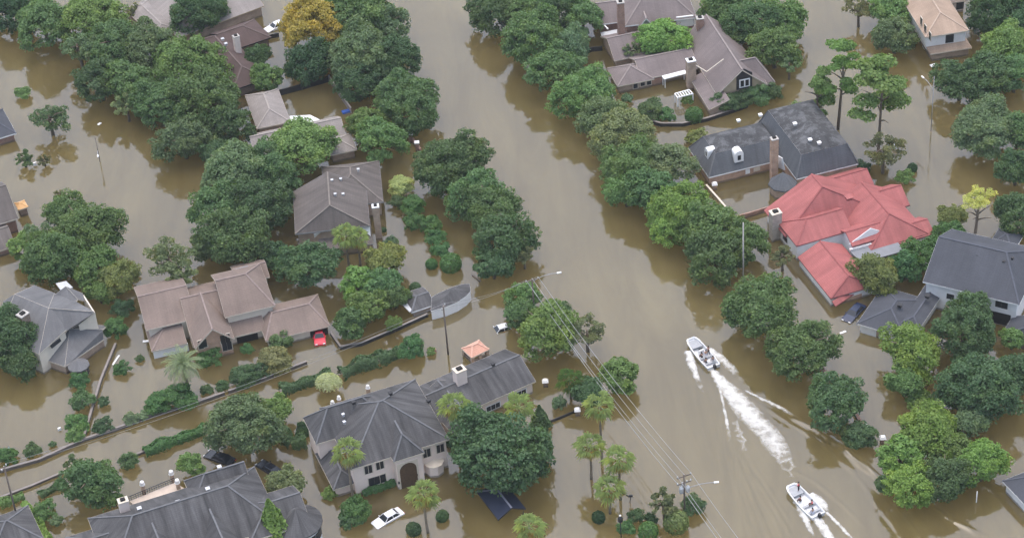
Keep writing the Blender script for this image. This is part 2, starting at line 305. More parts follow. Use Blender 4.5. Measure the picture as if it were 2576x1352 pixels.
def crown(seed, R, style):
    rng = np.random.default_rng(seed)
    if style == 'oak':                                # broad dome of many leaf clumps, uneven edge
        n = int(80 + R * 20); d = sph(rng, n * 3); d = d[d[:, 2] > -0.62][:n]
        az = np.arctan2(d[:, 1], d[:, 0]); ph = rng.uniform(0, 6.28, 3)
        lob = 1 + 0.15 * np.sin(2 * az + ph[0]) + 0.13 * np.sin(3 * az + ph[1]) + 0.09 * np.sin(5 * az + ph[2])
        rad = R * rng.uniform(0.68, 0.93, len(d)) * lob
        cc = d * rad[:, None] * np.array([1, 1, 0.78]); rc = rng.uniform(0.12, 0.25, len(d)) * R * (1.2 - 0.25 * R / 7)
        inner = sph(rng, 10) * R * 0.4; inner[:, 2] = np.abs(inner[:, 2]) * 0.7
        cc = np.vstack([cc, inner]); rc = np.append(rc, np.full(10, R * 0.36))
        pos, nrm = clumps_to_leaves(rng, cc, rc, loose=.8, outw=.4, nleaf=int(3600 + R * R * 560)); size = 0.135 + 0.012 * R
    elif style == 'sparse':                           # thin crown with sky and water showing through
        n = int(20 + R * 5); d = sph(rng, n); d[:, 2] = np.abs(d[:, 2]) * rng.choice([1, 1, -0.4], n)
        cc = d * (R * rng.uniform(0.35, 0.95, n))[:, None] * np.array([1, 1, 0.85]); rc = rng.uniform(0.12, 0.24, n) * R
        pos, nrm = clumps_to_leaves(rng, cc, rc, int(1500 + R * R * 140), loose=0.9); size = 0.13 + 0.01 * R
    elif style == 'bush':                             # dense rounded shrub
        n = int(22 + R * 6); d = sph(rng, n * 3); d = d[d[:, 2] > -0.3][:n]
        cc = d * (R * rng.uniform(0.55, 0.92, len(d)))[:, None] * np.array([1, 1, 0.85]); rc = rng.uniform(0.18, 0.34, len(d)) * R
        cc = np.vstack([cc, [[0, 0, 0]]]); rc = np.append(rc, R * 0.7)
        pos, nrm = clumps_to_leaves(rng, cc, rc, int(1000 + R * R * 620), loose=0.65, outw=0.5); size = 0.09 + 0.022 * R
    elif style == 'ball':                             # clipped ball
        n = 2600; d = sph(rng, n); pos = d * R * rng.uniform(0.82, 1.03, n)[:, None]; nrm = d + rng.normal(size=(n, 3)) * 0.45; size = 0.11 + 0.02 * R
    elif style == 'cone':                             # pointed cypress, unit height 4R
        n = 3600; t = rng.uniform(0, 1, n) ** 0.8; a = rng.uniform(0, 6.283, n)
        prof = R * (np.sin(np.pi * (0.18 + 0.82 * (1 - t)) * 0.62)) * (1 - t) ** 0.55 * 1.35
        r = prof * rng.uniform(0.8, 1.1, n) * (1 + 0.12 * np.sin(5 * a + 9 * t))
        pos = np.stack([r * np.cos(a), r * np.sin(a), t * 4 * R - 1.8 * R], 1)
        nrm = np.stack([np.cos(a), np.sin(a), np.full(n, 0.5)], 1) + rng.normal(size=(n, 3)) * 0.5; size = 0.13 + 0.03 * R
    elif style == 'pine':                             # tall loose crown of separate flat pads
        n = 15; t = rng.uniform(-1, 1, n); a = rng.uniform(0, 6.283, n) + np.arange(n) * 2.4
        rad = R * (0.35 + 0.5 * rng.uniform(0, 1, n)) * (1 - 0.45 * np.clip(t, 0, 1))
        cc = np.stack([rad * np.cos(a), rad * np.sin(a), t * R * 1.05], 1); cc = np.vstack([cc, [[0, 0, R * 1.1]], [[0.1 * R, 0, R * 0.8]]])
        rc = rng.uniform(0.24, 0.4, len(cc)) * R
        pos, nrm = clumps_to_leaves(rng, cc, rc, int(2000 + R * R * 330), 0.6, loose=0.75); size = 0.135 + 0.013 * R
    elif style == 'weep':                             # silvery mop with strands falling outward
        n = 2600; d = sph(rng, n); d[:, 2] = np.abs(d[:, 2]); f = rng.uniform(0, 1, n)
        pos = d * R * (0.75 + 0.3 * f)[:, None]; pos[:, 2] = pos[:, 2] * 0.85 - f * R * 0.35; nrm = d + rng.normal(size=(n, 3)) * 0.6; size = 0.12 + 0.02 * R
    return leaf_mesh('crown', pos, nrm, size, rng)
STYLES = {'oak': [(2.6, (1, 2)), (4.2, (3, 4, 5, 14, 15)), (6.0, (6, 7, 8, 9, 16, 17, 18))], 'sparse': [(2.2, (11,)), (4.4, (12, 13))], 'bush': [(0.9, (21, 22)), (1.7, (23, 24, 25)), (2.8, (26, 27))],
          'ball': [(1.1, (31,)), (1.7, (32,))], 'cone': [(1.0, (41,)), (1.7, (42,))], 'pine': [(3.4, (51, 52, 53))], 'weep': [(1.9, (61,))]}
_protos = {}
def proto(style, R, i):
    sizes = STYLES[style]; rp, seeds = min(sizes, key=lambda q: abs(math.log(q[0] / R))); sd = seeds[i % len(seeds)]
    if sd not in _protos: _protos[sd] = crown(sd, rp, style)
    return _protos[sd], R / rp
def trunk_mesh(h, R, rng, limbs=6, rad=None):
    b = MB(); rad = rad or 0.11 + 0.045 * R; lean = Vector((rng.uniform(-.06, .06), rng.uniform(-.06, .06), 0))
    pts = [Vector((0, 0, -1.2)), Vector((0, 0, 0)) , lean * h * .5 + Vector((0, 0, h * .5)), lean * h + Vector((0, 0, h))]
    b.tube(pts, [rad * 1.35, rad * 1.15, rad * .9, rad * .6])
    for k in range(limbs):
        a = 6.283 * k / max(limbs, 1) + rng.uniform(-.4, .4); z = h * rng.uniform(.45, .9); s = lean * z + Vector((0, 0, z)); L = R * rng.uniform(.5, .8)
        m = s + Vector((math.cos(a) * L * .5, math.sin(a) * L * .5, L * .35)); e = s + Vector((math.cos(a) * L, math.sin(a) * L, L * .55))
        b.tube([s, m, e], [rad * .55, rad * .36, rad * .12], 6)
    return b.build_mesh('trunk', BARK)
def _bm(s, name, mat, smooth=True):
    me = bpy.data.meshes.new(name); me.from_pydata(s.v, [], s.f); me.update(); me.materials.append(mat)
    for p in me.polygons: p.use_smooth = smooth
    return me
MB.build_mesh = _bm
TINT = {'o': (0.116, 0.200, 0.076), 'd': (0.087, 0.152, 0.063), 'b': (0.181, 0.302, 0.076), 'g': (0.188, 0.245, 0.120), 'y': (0.310, 0.270, 0.060), 'l': (0.37, 0.45, 0.2), 's': (0.393, 0.451, 0.277),
        'br': (0.175, 0.195, 0.090), 'm': (0.148, 0.242, 0.076), 'dd': (0.060, 0.121, 0.050), 'py': (0.500, 0.540, 0.150), 'ol': (0.190, 0.235, 0.080), 'gg': (0.136, 0.208, 0.101), 'lg': (0.087, 0.188, 0.062)}
rngT = random.Random(5); _ti = [0]
def tree(x, y, r, tint, label, style='oak', name='oak_tree', cat='tree', zc=None, group=None, flat=1.0, sx=1.0, rot=None):
    """crown centre pixel, crown radius in pixels; the crown stands on a trunk that goes down into the water"""
    _ti[0] += 1; R = r * (1.06 if style == 'oak' else 1.15 if style == 'bush' else 1.0) / scale_at(x, y, 4.0)
    if zc is None: zc = {'oak': .66 * R + .9, 'sparse': .9 * R + .8, 'bush': .42 * R, 'ball': .7 * R, 'cone': 1.75 * R, 'pine': 1.6 * R + 5, 'weep': .75 * R + .4}[style]
    p = P(x, y, zc); rz = rngT.uniform(0, 6.283) if rot is None else rot
    root = empty(name, (p.x, p.y, 0), label, cat, group)
    me, s = proto(style, R, _ti[0])
    t = link('trunk', trunk_mesh(zc + (R * .3 if style in ('oak', 'sparse') else 0), R, rngT, 6 if style in ('oak', 'sparse', 'pine') else 3, None if style != 'pine' else .26), root)
    c = link('crown', me, root); c.location = (0, 0, zc); c.rotation_euler = (rngT.uniform(-.12, .12), rngT.uniform(-.12, .12), rz)
    v1, v2 = rngT.uniform(.93, 1.1), rngT.uniform(.88, 1.1); c.scale = (s * sx * v1, s / sx / v1 if sx != 1 else s / v1, s * flat * v2)
    if sx != 1: c.rotation_euler = (0, 0, rz)
    q = rngT.uniform(.86, 1.16); h = rngT.uniform(.92, 1.1); col = TINT[tint]; c.color = (col[0] * q * h, col[1] * q, col[2] * q / h, 1)
    return root
def shrub(x, y, r, tint, label, style='bush', **k):
    return tree(x, y, r, tint, label, style, k.pop('name', 'shrub'), k.pop('cat', 'shrub'), **k)
def hedge(path, width, height, tint, label, seed=0, dens=260, wob=0.15, name='hedge'):
    rng = np.random.default_rng(900 + seed); pts = [P(*q) for q in path]; o = (sum(pts, Vector()) / len(pts)); o.z = 0
    L = [0]
    for a, b in zip(pts, pts[1:]): L.append(L[-1] + (b - a).length)
    n = int(L[-1] * dens * (height + width / 2)); t = rng.uniform(0, L[-1], n); P3 = np.array([(p - o)[:] for p in pts])
    idx = np.clip(np.searchsorted(L, t, side='right') - 1, 0, len(pts) - 2); La = np.array(L)
    f = (t - La[idx]) / (La[idx + 1] - La[idx]); c = P3[idx] * (1 - f)[:, None] + P3[idx + 1] * f[:, None]
    d = P3[idx + 1] - P3[idx]; d /= np.linalg.norm(d, axis=1, keepdims=True); side = np.stack([-d[:, 1], d[:, 0], 0 * d[:, 0]], 1)
    a = rng.uniform(-0.5, np.pi + 0.5, n); ca, sa = np.cos(a), np.sin(a); e = 0.55
    cx, cz = np.sign(ca) * np.abs(ca) ** e, np.sign(sa) * np.abs(sa) ** e
    w_ = 1 + wob * np.sin(t * 1.7 + seed) + wob * np.sin(t * 0.73 + 2 * seed); shell = rng.uniform(.8, 1.08, n)
    pos = c + side * (cx * width / 2 * w_ * shell)[:, None] + np.array([0, 0, 1]) * (np.clip(cz, -.3, 1) * height * w_ * shell)[:, None]
    nrm = side * cx[:, None] + np.array([0, 0, 1]) * cz[:, None] + rng.normal(size=(n, 3)) * .5
    root = empty(name, o, label, 'hedge'); me = leaf_mesh('foliage', pos, nrm, 0.17, rng); c_ = link('foliage', me, root)
    col = TINT[tint]; c_.color = (*col, 1)
    s = MB()
    for k in range(max(2, int(L[-1] / 3))):
        tt = (k + .5) * L[-1] / max(2, int(L[-1] / 3)); i = min(max(0, int(np.searchsorted(La, tt)) - 1), len(pts) - 2); ff = (tt - L[i]) / (L[i + 1] - L[i]); q = (pts[i].lerp(pts[i + 1], ff)) - o
        s.tube([q + Vector((0, 0, -1)), q + Vector((0, 0, height * .7))], [.06, .04], 5)
    s.build('stems', BARK, root, True)
    return root

def fan_crown(seed, dead=False):
    rng = random.Random(seed); b = MB(); n = 20 if not dead else 14
    for k in range(n):
        az = k * 2.399 + rng.uniform(-.3, .3); el = R_(78 - 108 * (k / n) ** .75) if not dead else R_(rng.uniform(-70, -28))
        d = Vector((math.cos(az) * math.cos(el), math.sin(az) * math.cos(el), math.sin(el))); pl = rng.uniform(.9, 1.3) * (.7 if dead else 1)
        tip = d * pl; side = d.cross(Vector((0, 0, 1))); side = side.normalized() if side.length > .05 else Vector((1, 0, 0)); nu = side.cross(d)
        b.beam(Vector((0, 0, 0)), tip, .05, .03); m = 11
        for j in range(m):
            g = R_(-72 + 144 * j / (m - 1) + rng.uniform(-4, 4)); L = rng.uniform(1.0, 1.35) * (1 - .3 * abs(g) / 1.6) * (.8 if dead else 1)
            q = d * math.cos(g) + side * math.sin(g) + nu * (.12 if j % 2 else -.05); mid = tip + q * L * .55; end = tip + q * L - Vector((0, 0, rng.uniform(.35, .6) * L))
            wv = (side * math.cos(g) - d * math.sin(g)) * .075
            b.add([tip, mid - wv, end, mid + wv], [(0, 1, 2), (0, 2, 3)])
    return b.build_mesh('crown', FROND, False)
def feather_crown(seed):
    rng = random.Random(seed); b = MB()
    for k in range(46):
        az = k * 2.399; el = R_(78 - 92 * (k / 46) ** .85); L = rng.uniform(3.0, 3.6); pts = []; d = Vector((math.cos(az), math.sin(az), 0)); p = Vector((0, 0, 0)); e = el
        for i in range(9):
            pts.append(p.copy()); p = p + (d * math.cos(e) + Vector((0, 0, math.sin(e)))) * L / 8; e -= .19
        side = Vector((-d.y, d.x, 0))
        for i in range(1, 9):
            b.beam(pts[i - 1], pts[i], .05, .03)
            for u in (0, .33, .66):
                q = pts[i - 1].lerp(pts[i], u); tl = (.6 if i < 7 else .4)
                for s in (-1, 1):
                    f = (pts[i] - pts[i - 1]).normalized(); t = q + side * s * tl * .8 + f * tl * .6 - Vector((0, 0, .12))
                    b.add([q, q.lerp(t, .5) + f * .05, t, q.lerp(t, .5) - f * .05], [(0, 1, 2), (0, 2, 3)])
    return b.build_mesh('crown', FROND, False)
_fan = [fan_crown(71), fan_crown(72), fan_crown(73)]; _dead = [fan_crown(81, True), fan_crown(82, True)]; _fea = []
def palm(top, base=None, h=None, r=30, tint='l', label='', feather=False):
    if base: b, h = upright(base, top)
    else: q = P(top[0], top[1], h); b = Vector((q.x, q.y, 0))
    _ti[0] += 1; i = _ti[0]; R = r / scale_at(*top, h); root = empty('palm_tree', (b.x, b.y, 0), label, 'palm tree')
    m = MB(); k = rngT.uniform(-.15, .15); rr = .2 if not feather else .34
    m.tube([(0, 0, -1.2), (0, 0, 0), (k * .6, k * .3, h * .35), (k * .4, -k * .3, h * .7), (0, 0, h)], [rr * 1.25, rr * 1.1, rr * .92, rr * .85, rr * .95], 9)
    m.build('trunk', PBARK, root, True)
    if feather and not _fea: _fea.append(feather_crown(77))
    c = link('crown', (_fea[0] if feather else _fan[i % 3]), root); s = R / (3.0 if feather else 1.72); c.location = (0, 0, h); c.scale = (s, s, s); c.rotation_euler = (0, 0, rngT.uniform(0, 6.28)); c.color = (*TINT[tint], 1)
    if not feather:
        d = link('dead_fronds', _dead[i % 2], root); d.location = (0, 0, h - .25); d.scale = (s * .95,) * 3; d.color = (.42, .34, .13, 1); d.rotation_euler = (0, 0, rngT.uniform(0, 6.28))
    return root
# ------------------------------------------------------------------ house builder
class House:
    def __init__(s, name, label, cat, a, b, z, roof, wall, trim=WHITE, group=None):
        A = P(*a, z); s.o = P(*a, 0); s.root = empty(name, s.o, label, cat, group); s.axis(a, b, z)
        s.mat = {'roof': roof, 'wall': wall, 'fascia': trim}; s.mb = {}; s.rm = {}
    def axis(s, a, b, z):
        A, B = P(*a, z), P(*b, z); d = B - A; d.z = 0; s.u = d.normalized(); s.v = Vector((-s.u.y, s.u.x, 0))
    def m(s, part, mat=None):
        if part not in s.mb: s.mb[part] = MB()
        if mat: s.mat[part] = mat
        return s.mb[part]
    def loc(s, x, y, z):
        q = P(x, y, z) - s.o; return q.dot(s.u), q.dot(s.v)
    def W(s, u, v, z): return s.u * u + s.v * v + Vector((0, 0, z))
    def bounds(s, pts, z, ext):
        q = [s.loc(x, y, z) for x, y in pts]
        return [min(a for a, _ in q) + ext[0], max(a for a, _ in q) + ext[1], min(b for _, b in q) + ext[2], max(b for _, b in q) + ext[3]]
    def shell(s, verts, faces, part='roof', th=.2, caps=(), fascia='fascia'):
        m = s.m(part); n = len(verts); m.add(verts, faces); m.add([v - Vector((0, 0, th)) for v in verts], [tuple(reversed(f)) for f in faces])
        cnt = {}
        for f in faces:
            for i, j in zip(f, f[1:] + f[:1]): cnt[(min(i, j), max(i, j))] = cnt.get((min(i, j), max(i, j)), []) + [(i, j)]
        fm = s.m(fascia)
        for e in cnt.values():
            if len(e) == 1:
                i, j = e[0]; d = Vector((0, 0, th + .03)); t = Vector((0, 0, .004)); mid = (verts[i] + verts[j]) / 2
                fm.add([verts[j] + t, verts[i] + t, verts[i] - d, verts[j] - d], [(0, 1, 2, 3)])
                dv = (verts[j] - verts[i]); nn = dv.cross(Vector((0, 0, 1)));  nn = nn.normalized() * .015 if nn.length > 1e-4 else Vector((.015, 0, 0))
                fm.add([verts[i] + t, verts[j] + t, verts[j] + t + nn, verts[i] + t + nn, verts[i] - d, verts[j] - d, verts[j] - d + nn, verts[i] - d + nn],
                       [(0, 1, 2, 3), (3, 2, 6, 7), (7, 6, 5, 4), (0, 3, 7, 4), (1, 5, 6, 2)])
        s.nc = getattr(s, 'nc', 0) + 1; cm = s.m('ridge_cap#%d' % s.nc)
        for i, j in caps: cm.beam(verts[i] + Vector((0, 0, .02)), verts[j] + Vector((0, 0, .02)), .26, .07)
    def walls(s, u0, u1, v0, v1, z0, z1, part='wall'):
        W = s.W; s.m(part).hexa([W(u0, v0, z0), W(u1, v0, z0), W(u1, v1, z0), W(u0, v1, z0)], [W(u0, v0, z1), W(u1, v0, z1), W(u1, v1, z1), W(u0, v1, z1)])
    def block(s, pts, ze, ridge='u', kind='hh', rise=None, slope=.5, rpx=None, ext=(0, 0, 0, 0), ov=.45, z0=-1.2, wall='wall', roof='roof', hip=None, gable=None, th=.2):
        u0, u1, v0, v1 = s.bounds(pts, ze, ext)
        if ridge == 'u': a0, a1, b0, b1, F = u0, u1, v0, v1, (lambda a, b, z: s.W(a, b, z))
        else: a0, a1, b0, b1, F = v0, v1, u0, u1, (lambda a, b, z: s.W(b, a, z))
        bm, half = (b0 + b1) / 2, (b1 - b0) / 2
        if rpx:
            lo, hi = ze - 1, ze + 12
            for _ in range(40):
                mz = (lo + hi) / 2
                if s.loc(*rpx, mz)[1] > (v0 + v1) / 2: lo = mz
                else: hi = mz
            rise = lo - ze
        if rise is None: rise = slope * half
        hp = [min(half, (a1 - a0) * .48) if hip is None else hip] * 2
        h0, h1 = (hp[0] if kind[0] == 'h' else 0), (hp[1] if kind[1] == 'h' else 0)
        if h0 + h1 > (a1 - a0) - .1: k = ((a1 - a0) - .1) / (h0 + h1); h0 *= k; h1 *= k
        V = [F(a0, b0, ze), F(a1, b0, ze), F(a1, b1, ze), F(a0, b1, ze), F(a0 + h0, bm, ze + rise), F(a1 - h1, bm, ze + rise)]
        fs = [(0, 1, 5, 4), (2, 3, 4, 5)]; caps = [(4, 5)]
        if h0: fs.append((3, 0, 4)); caps += [(0, 4), (3, 4)]
        if h1: fs.append((1, 2, 5)); caps += [(1, 5), (2, 5)]
        if ridge == 'v': fs = [tuple(reversed(f)) for f in fs]
        s.shell(V, fs, roof, th, caps)
        if wall:
            s.walls(u0 + ov, u1 - ov, v0 + ov, v1 - ov, z0, ze - .02 + ov * rise / half * .5, wall)
            for end, h, aa in ((0, h0, a0 + ov), (1, h1, a1 - ov)):
                if not h:
                    gm = s.m((gable or wall) + ('#%d%d' % (len(s.mb), end) if gable else ''), s.mat.get(gable) if gable else None); zb = ze - .1; zt = ze + rise - th - .02; w_ = half - ov; q = .14
                    A, B, T = (aa, bm - w_), (aa, bm + w_), (aa, bm); A2, B2, T2 = [(x + (q if end else -q) * .5, y) for x, y in (A, B, T)]
                    zs = ze + ov * rise / half - th
                    gm.add([F(*A, zb), F(*B, zb), F(*B, zs), F(*T, zt), F(*A, zs), F(*A2, zb), F(*B2, zb), F(*B2, zs), F(*T2, zt), F(*A2, zs)],
                           [(0, 1, 2, 3, 4), (5, 6, 7, 8, 9), (0, 1, 6, 5), (1, 2, 7, 6), (2, 3, 8, 7), (3, 4, 9, 8), (4, 0, 5, 9)])
        print('  block %s %s: u %.1f..%.1f v %.1f..%.1f ze %.1f rise %.2f' % (s.root.name, ridge + kind, u0, u1, v0, v1, ze, rise))
        return dict(u0=u0 + ov, u1=u1 - ov, v0=v0 + ov, v1=v1 - ov, ze=ze, rise=rise)
    def mansard(s, pts, ze, h1=2.5, i1=1.3, rise=1.2, ext=(0, 0, 0, 0), ov=.4, z0=-1.2, wall='wall', top=None):
        u0, u1, v0, v1 = s.bounds(pts, ze, ext); W = s.W; i = i1
        lower = [W(u0, v0, ze), W(u1, v0, ze), W(u1, v1, ze), W(u0, v1, ze), W(u0 + i, v0 + i, ze + h1), W(u1 - i, v0 + i, ze + h1), W(u1 - i, v1 - i, ze + h1), W(u0 + i, v1 - i, ze + h1)]
        s.shell(lower, [(0, 1, 5, 4), (1, 2, 6, 5), (2, 3, 7, 6), (3, 0, 4, 7)], 'roof', .2, [(0, 4), (1, 5), (2, 6), (3, 7)])
        iu0, iu1, iv0, iv1 = u0 + i, u1 - i, v0 + i, v1 - i; ln = (iu1 - iu0) > (iv1 - iv0); h = min(iu1 - iu0, iv1 - iv0) / 2
        if ln: r0, r1 = W(iu0 + h, (iv0 + iv1) / 2, ze + h1 + rise), W(iu1 - h, (iv0 + iv1) / 2, ze + h1 + rise); fs = [(0, 1, 5, 4), (1, 2, 5), (2, 3, 4, 5), (3, 0, 4)]
        else: r0, r1 = W((iu0 + iu1) / 2, iv0 + h, ze + h1 + rise), W((iu0 + iu1) / 2, iv1 - h, ze + h1 + rise); fs = [(0, 1, 4), (1, 2, 5, 4), (2, 3, 5), (3, 0, 4, 5)]
        up = Vector((0, 0, .05)); s.m('upper_roof', top or s.mat['roof']).add([v + up for v in lower[4:]] + [r0 + up, r1 + up], fs)
        s.walls(u0 + ov, u1 - ov, v0 + ov, v1 - ov, z0, ze + .1, wall)
        return dict(u0=u0 + ov, u1=u1 - ov, v0=v0 + ov, v1=v1 - ov, ze=ze, rise=h1)
    def shed(s, pts, zl, zh, ext=(0, 0, 0, 0), ov=.35, z0=-1.2, side='f', wall='wall', roof='roof', th=.18):
        u0, u1, v0, v1 = s.bounds(pts, zl, ext); z = {'f': (zl, zl, zh, zh), 'l': (zl, zh, zh, zl), 'r': (zh, zl, zl, zh)}[side]
        V = [s.W(u0, v0, z[0]), s.W(u1, v0, z[1]), s.W(u1, v1, z[2]), s.W(u0, v1, z[3])]; s.shell(V, [(0, 1, 2, 3)], roof, th)
        if wall:
            u0, u1, v0, v1 = u0 + ov, u1 - ov, v0 + ov, v1 - ov; b = [s.W(u0, v0, z0), s.W(u1, v0, z0), s.W(u1, v1, z0), s.W(u0, v1, z0)]
            t = [V[k] * 1 for k in range(4)]; t = [Vector((b[k].x, b[k].y, V[k].z - th - .01)) for k in range(4)]; s.m(wall).hexa(b, t)
        return dict(u0=u0, u1=u1, v0=v0, v1=v1, ze=zl, rise=0)
    def hit(s, B, side, px, py):           # where the line of sight through a pixel meets a wall: (along, z)
        n, c = {'f': (s.v, B['v0']), 'b': (s.v, B['v1']), 'l': (s.u, B['u0']), 'r': (s.u, B['u1'])}[side]
        d = ray(px, py); t = (c - (CPOS - s.o).dot(n)) / d.dot(n); q = CPOS + d * t - s.o
        return q
    def panel(s, B, side, px, py, w, h, part, mat, proud=.06, z=None, parent=None, label=None):
        q = s.hit(B, side, px, py); Y = {'f': -s.v, 'b': s.v, 'l': -s.u, 'r': s.u}[side]; X = {'f': s.u, 'b': s.u, 'l': s.v, 'r': s.v}[side]
        if z is not None: q = Vector((q.x, q.y, z))
        m = MB(); m.box(q, (w, proud * 2, h), X, Y); o = m.build(part, mat, parent or s.root)
        if label: o['label'] = label
        return o, q, X, Y
    def win(s, B, side, px, py, w=1.1, h=1.3, frame=None, z=None, glass=GLASS, bars=1):
        o, q, X, Y = s.panel(B, side, px, py, w + .24, h + .24, 'window', frame or WHITE, .05, z)
        m = MB()
        for k in range(bars): m.box(q + Y * .05 + X * ((k + .5) / bars - .5) * w, (w / bars - (.08 if bars > 1 else 0), .05, h), X, Y)
        m.build('pane', glass, o)
        return o
    def chimney(s, px, py, zt, w, d, mat, z0=0.0, cap=CONC, flues=1):
        q = P(px, py, zt) - s.o; q.z = 0; m = MB(); m.box(q + Vector((0, 0, (z0 + zt) / 2)), (w, d, zt - z0), s.u, s.v); o = m.build('chimney', mat, s.root)
        m = MB(); m.box(q + Vector((0, 0, zt + .08)), (w + .12, d + .12, .16), s.u, s.v); c = m.build('cap', cap, o)
        m = MB()
        for k in range(flues): m.box(q + Vector((0, 0, zt + .25)) + s.u * (k - (flues - 1) / 2) * .6, (w * .5, d * .5, .3), s.u, s.v)
        m.build('flue', DARK, o); return o
    def vent(s, px, py, z, mat=WHITE, k=.45, h=.4):
        q = P(px, py, z) - s.o; m = MB(); m.box(q, (k, k, h), s.u, s.v); m.box(q + Vector((0, 0, h / 2 + .04)), (k * 1.3, k * 1.3, .08), s.u, s.v); return m.build('roof_vent', mat, s.root)
    def slab(s, pix, z, th, part, mat, posts=None):
        V = [P(x, y, z) - s.o for x, y in pix]; m = MB(); n = len(V)
        V = [Vector((v.x, v.y, z)) for v in V]; m.prism([(v.x, v.y) for v in V], z - th, z); o = m.build(part, mat, s.root)
        if posts:
            c = sum(V, Vector()) / n
            for v in V:
                q = v.lerp(c, .08); m = MB(); m.box((q.x, q.y, (z - th - 1) / 2), (.14, .14, z - th + 1), s.u, s.v); m.build('post', posts, s.root)
        return o
    def face(s, pts, part='roof', th=.2):   # free polygon roof from (x, y, z) triples
        s.shell([P(*q) - s.o for q in pts], [tuple(range(len(pts)))], part, th)
    def wallpx(s, a, b, z1a, z1b=None, z0=-1.2, part='wall', th=.2):   # wall under the line a-b (pixels at height z1)
        z1b = z1a if z1b is None else z1b; A, B = P(*a, z1a) - s.o, P(*b, z1b) - s.o; d = (B - A); d.z = 0; n = Vector((-d.y, d.x, 0)).normalized() * th
        s.m(part).hexa([Vector((A.x, A.y, z0)), Vector((B.x, B.y, z0)), Vector((B.x, B.y, z0)) + n, Vector((A.x, A.y, z0)) + n], [A, B, B + n, A + n])
    def done(s):
        for k, m in s.mb.items():
            
            k0 = k.split('#')[0]
            if m.f: m.build(k0, s.mat.get(k0) or s.cap(), s.root)
    def cap(s): return s.capm if hasattr(s, 'capm') else s.mat['roof']
# ------------------------------------------------------------------ the houses
CAPS = {}
def capmat(rm, k=1.28):
    if rm.name not in CAPS:
        base = {'slate_roof': (.13, .134, .14), 'mossy_slate_roof': (.13, .134, .14), 'dark_blue_grey_roof': (.085, .092, .11), 'grey_roof': (.19, .19, .19), 'grey_beige_roof': (.31, .28, .255), 'brown_roof': (.235, .185, .165),
                'dark_brown_roof': (.13, .1, .09), 'weathered_charcoal_roof': (.17, .15, .13), 'taupe_roof': (.25, .215, .2), 'tan_roof': (.4, .31, .24), 'red_metal_roof': (.28, .09, .085), 'peach_tile_roof': (.6, .36, .27)}[rm.name]
        CAPS[rm.name] = mat_plain(rm.name + '_cap', base, .85, .2, 2.0)
    return CAPS[rm.name]
def house(name, label, a, b, z, roof, wall, trim=WHITE, cat='house', group=None):
    h = House(name, label, cat, a, b, z, roof, wall, trim, group); h.capm = capmat(roof); return h

# -- cream mansion with a tall arched entrance
h = house('mansion', 'cream two-storey mansion with a slate hip roof and tall arched entrance', (901, 1174), (1130, 1103), 5.8, SLATE, STUCCO, CREAMT)
M1 = h.block([(882, 1180), (1130, 1103), (1036, 955)], 5.8, 'u', 'hh', rise=4.4)
M2 = h.block([(762, 1050), (802, 1112), (985, 1058)], 5.8, 'u', 'hh', rise=3.4, ext=(0, 0, 0, 0))
E = h.block([(990, 1161), (1062, 1128)], 5.8, 'v', 'hg', rise=2.6, ext=(0, 0, 0, 6), ov=.3)
L = h.block([(793, 1140), (855, 1226), (903, 1209)], 2.0, 'v', 'hh', rise=1.5)
for x, y in ((926, 1179), (955, 1168)): h.win(M1, 'f', x, y, 1.2, 1.5, CREAMT, bars=2)
for x, y in ((1073, 1138), (1107, 1126)): h.win(M1, 'f', x, y, 1.2, 1.5, CREAMT, bars=2)
for x, y in ((934, 1210), (948, 1206), (963, 1201)): h.win(M1, 'f', x, y, .85, 1.5, CREAMT)
o, q, X, Y = h.panel(E, 'f', 1027, 1190, 3.2, 5.0, 'entrance', CREAMT, .1, 2.35); m = MB()
seg = [(-1.3, -2.4), (1.3, -2.4)] + [(1.3 * math.cos(R_(a)), 1.0 + 1.3 * math.sin(R_(a))) for a in range(0, 181, 20)]
V = [q + Y * .12 + X * a + Vector((0, 0, b)) for a, b in seg]; m.add(V + [v + Y * .03 for v in V], [tuple(range(len(V)))[::-1], tuple(range(len(V), 2 * len(V)))] + [(i, (i + 1) % len(V), (i + 1) % len(V) + len(V), i + len(V)) for i in range(len(V))])
m.build('door', WOODD, o)
for x, y in ((1003, 1212), (1048, 1192)):
    o, *_ = h.panel(E, 'f', x, y, .25, .45, 'wall_lantern', BLACKM, .12)
q = P(1093, 1184) - h.o; m = MB(); oct_ = [(q.x + 1.5 * math.cos(R_(22.5 + 45 * k)), q.y + 1.5 * math.sin(R_(22.5 + 45 * k))) for k in range(8)]; m.prism(oct_, -1, 2.0); ob = m.build('bay_window', STUCCO, h.root)
m = MB(); m.lathe([(1.58, 2.0), (1.58, 2.08), (.2, 2.35)], q, 8); m.build('bay_roof', CREAMT, ob)
h.axis((1215, 1015), (1347, 957), 2.6)
M3 = h.block([(1215, 1016), (1347, 957)], 2.6, 'u', 'gg', rpx=(1282, 902), ext=(-9, 0, 0, 9.2), rise=None, wall='wall')
M4 = h.block([(1139, 1092), (1224, 1037)], 2.6, 'v', 'hg', slope=.52, ext=(0, 0, 0, 9))
h.win(M3, 'f', 1240, 1022, 2.4, .9, WHITE, bars=3); h.win(M3, 'f', 1300, 992, 3.2, .9, WHITE, bars=4)
h.chimney(1155, 929, 6.8, 1.7, 1.4, STUCCO, 2.0, CREAMT)
for p in ((889, 1012, 9.4), (982, 989, 10.2), (1078, 1008, 6), (1240, 916, 5.6)): h.vent(*p, BLACKM)
for p in ((863, 1043, 8.6), (866, 1062, 8.2)): h.vent(*p, METAL, .35)
for p in ((853, 1036, 4.2), (968, 993, 1.6), (856, 1042, 1.2)): pass
h.done()

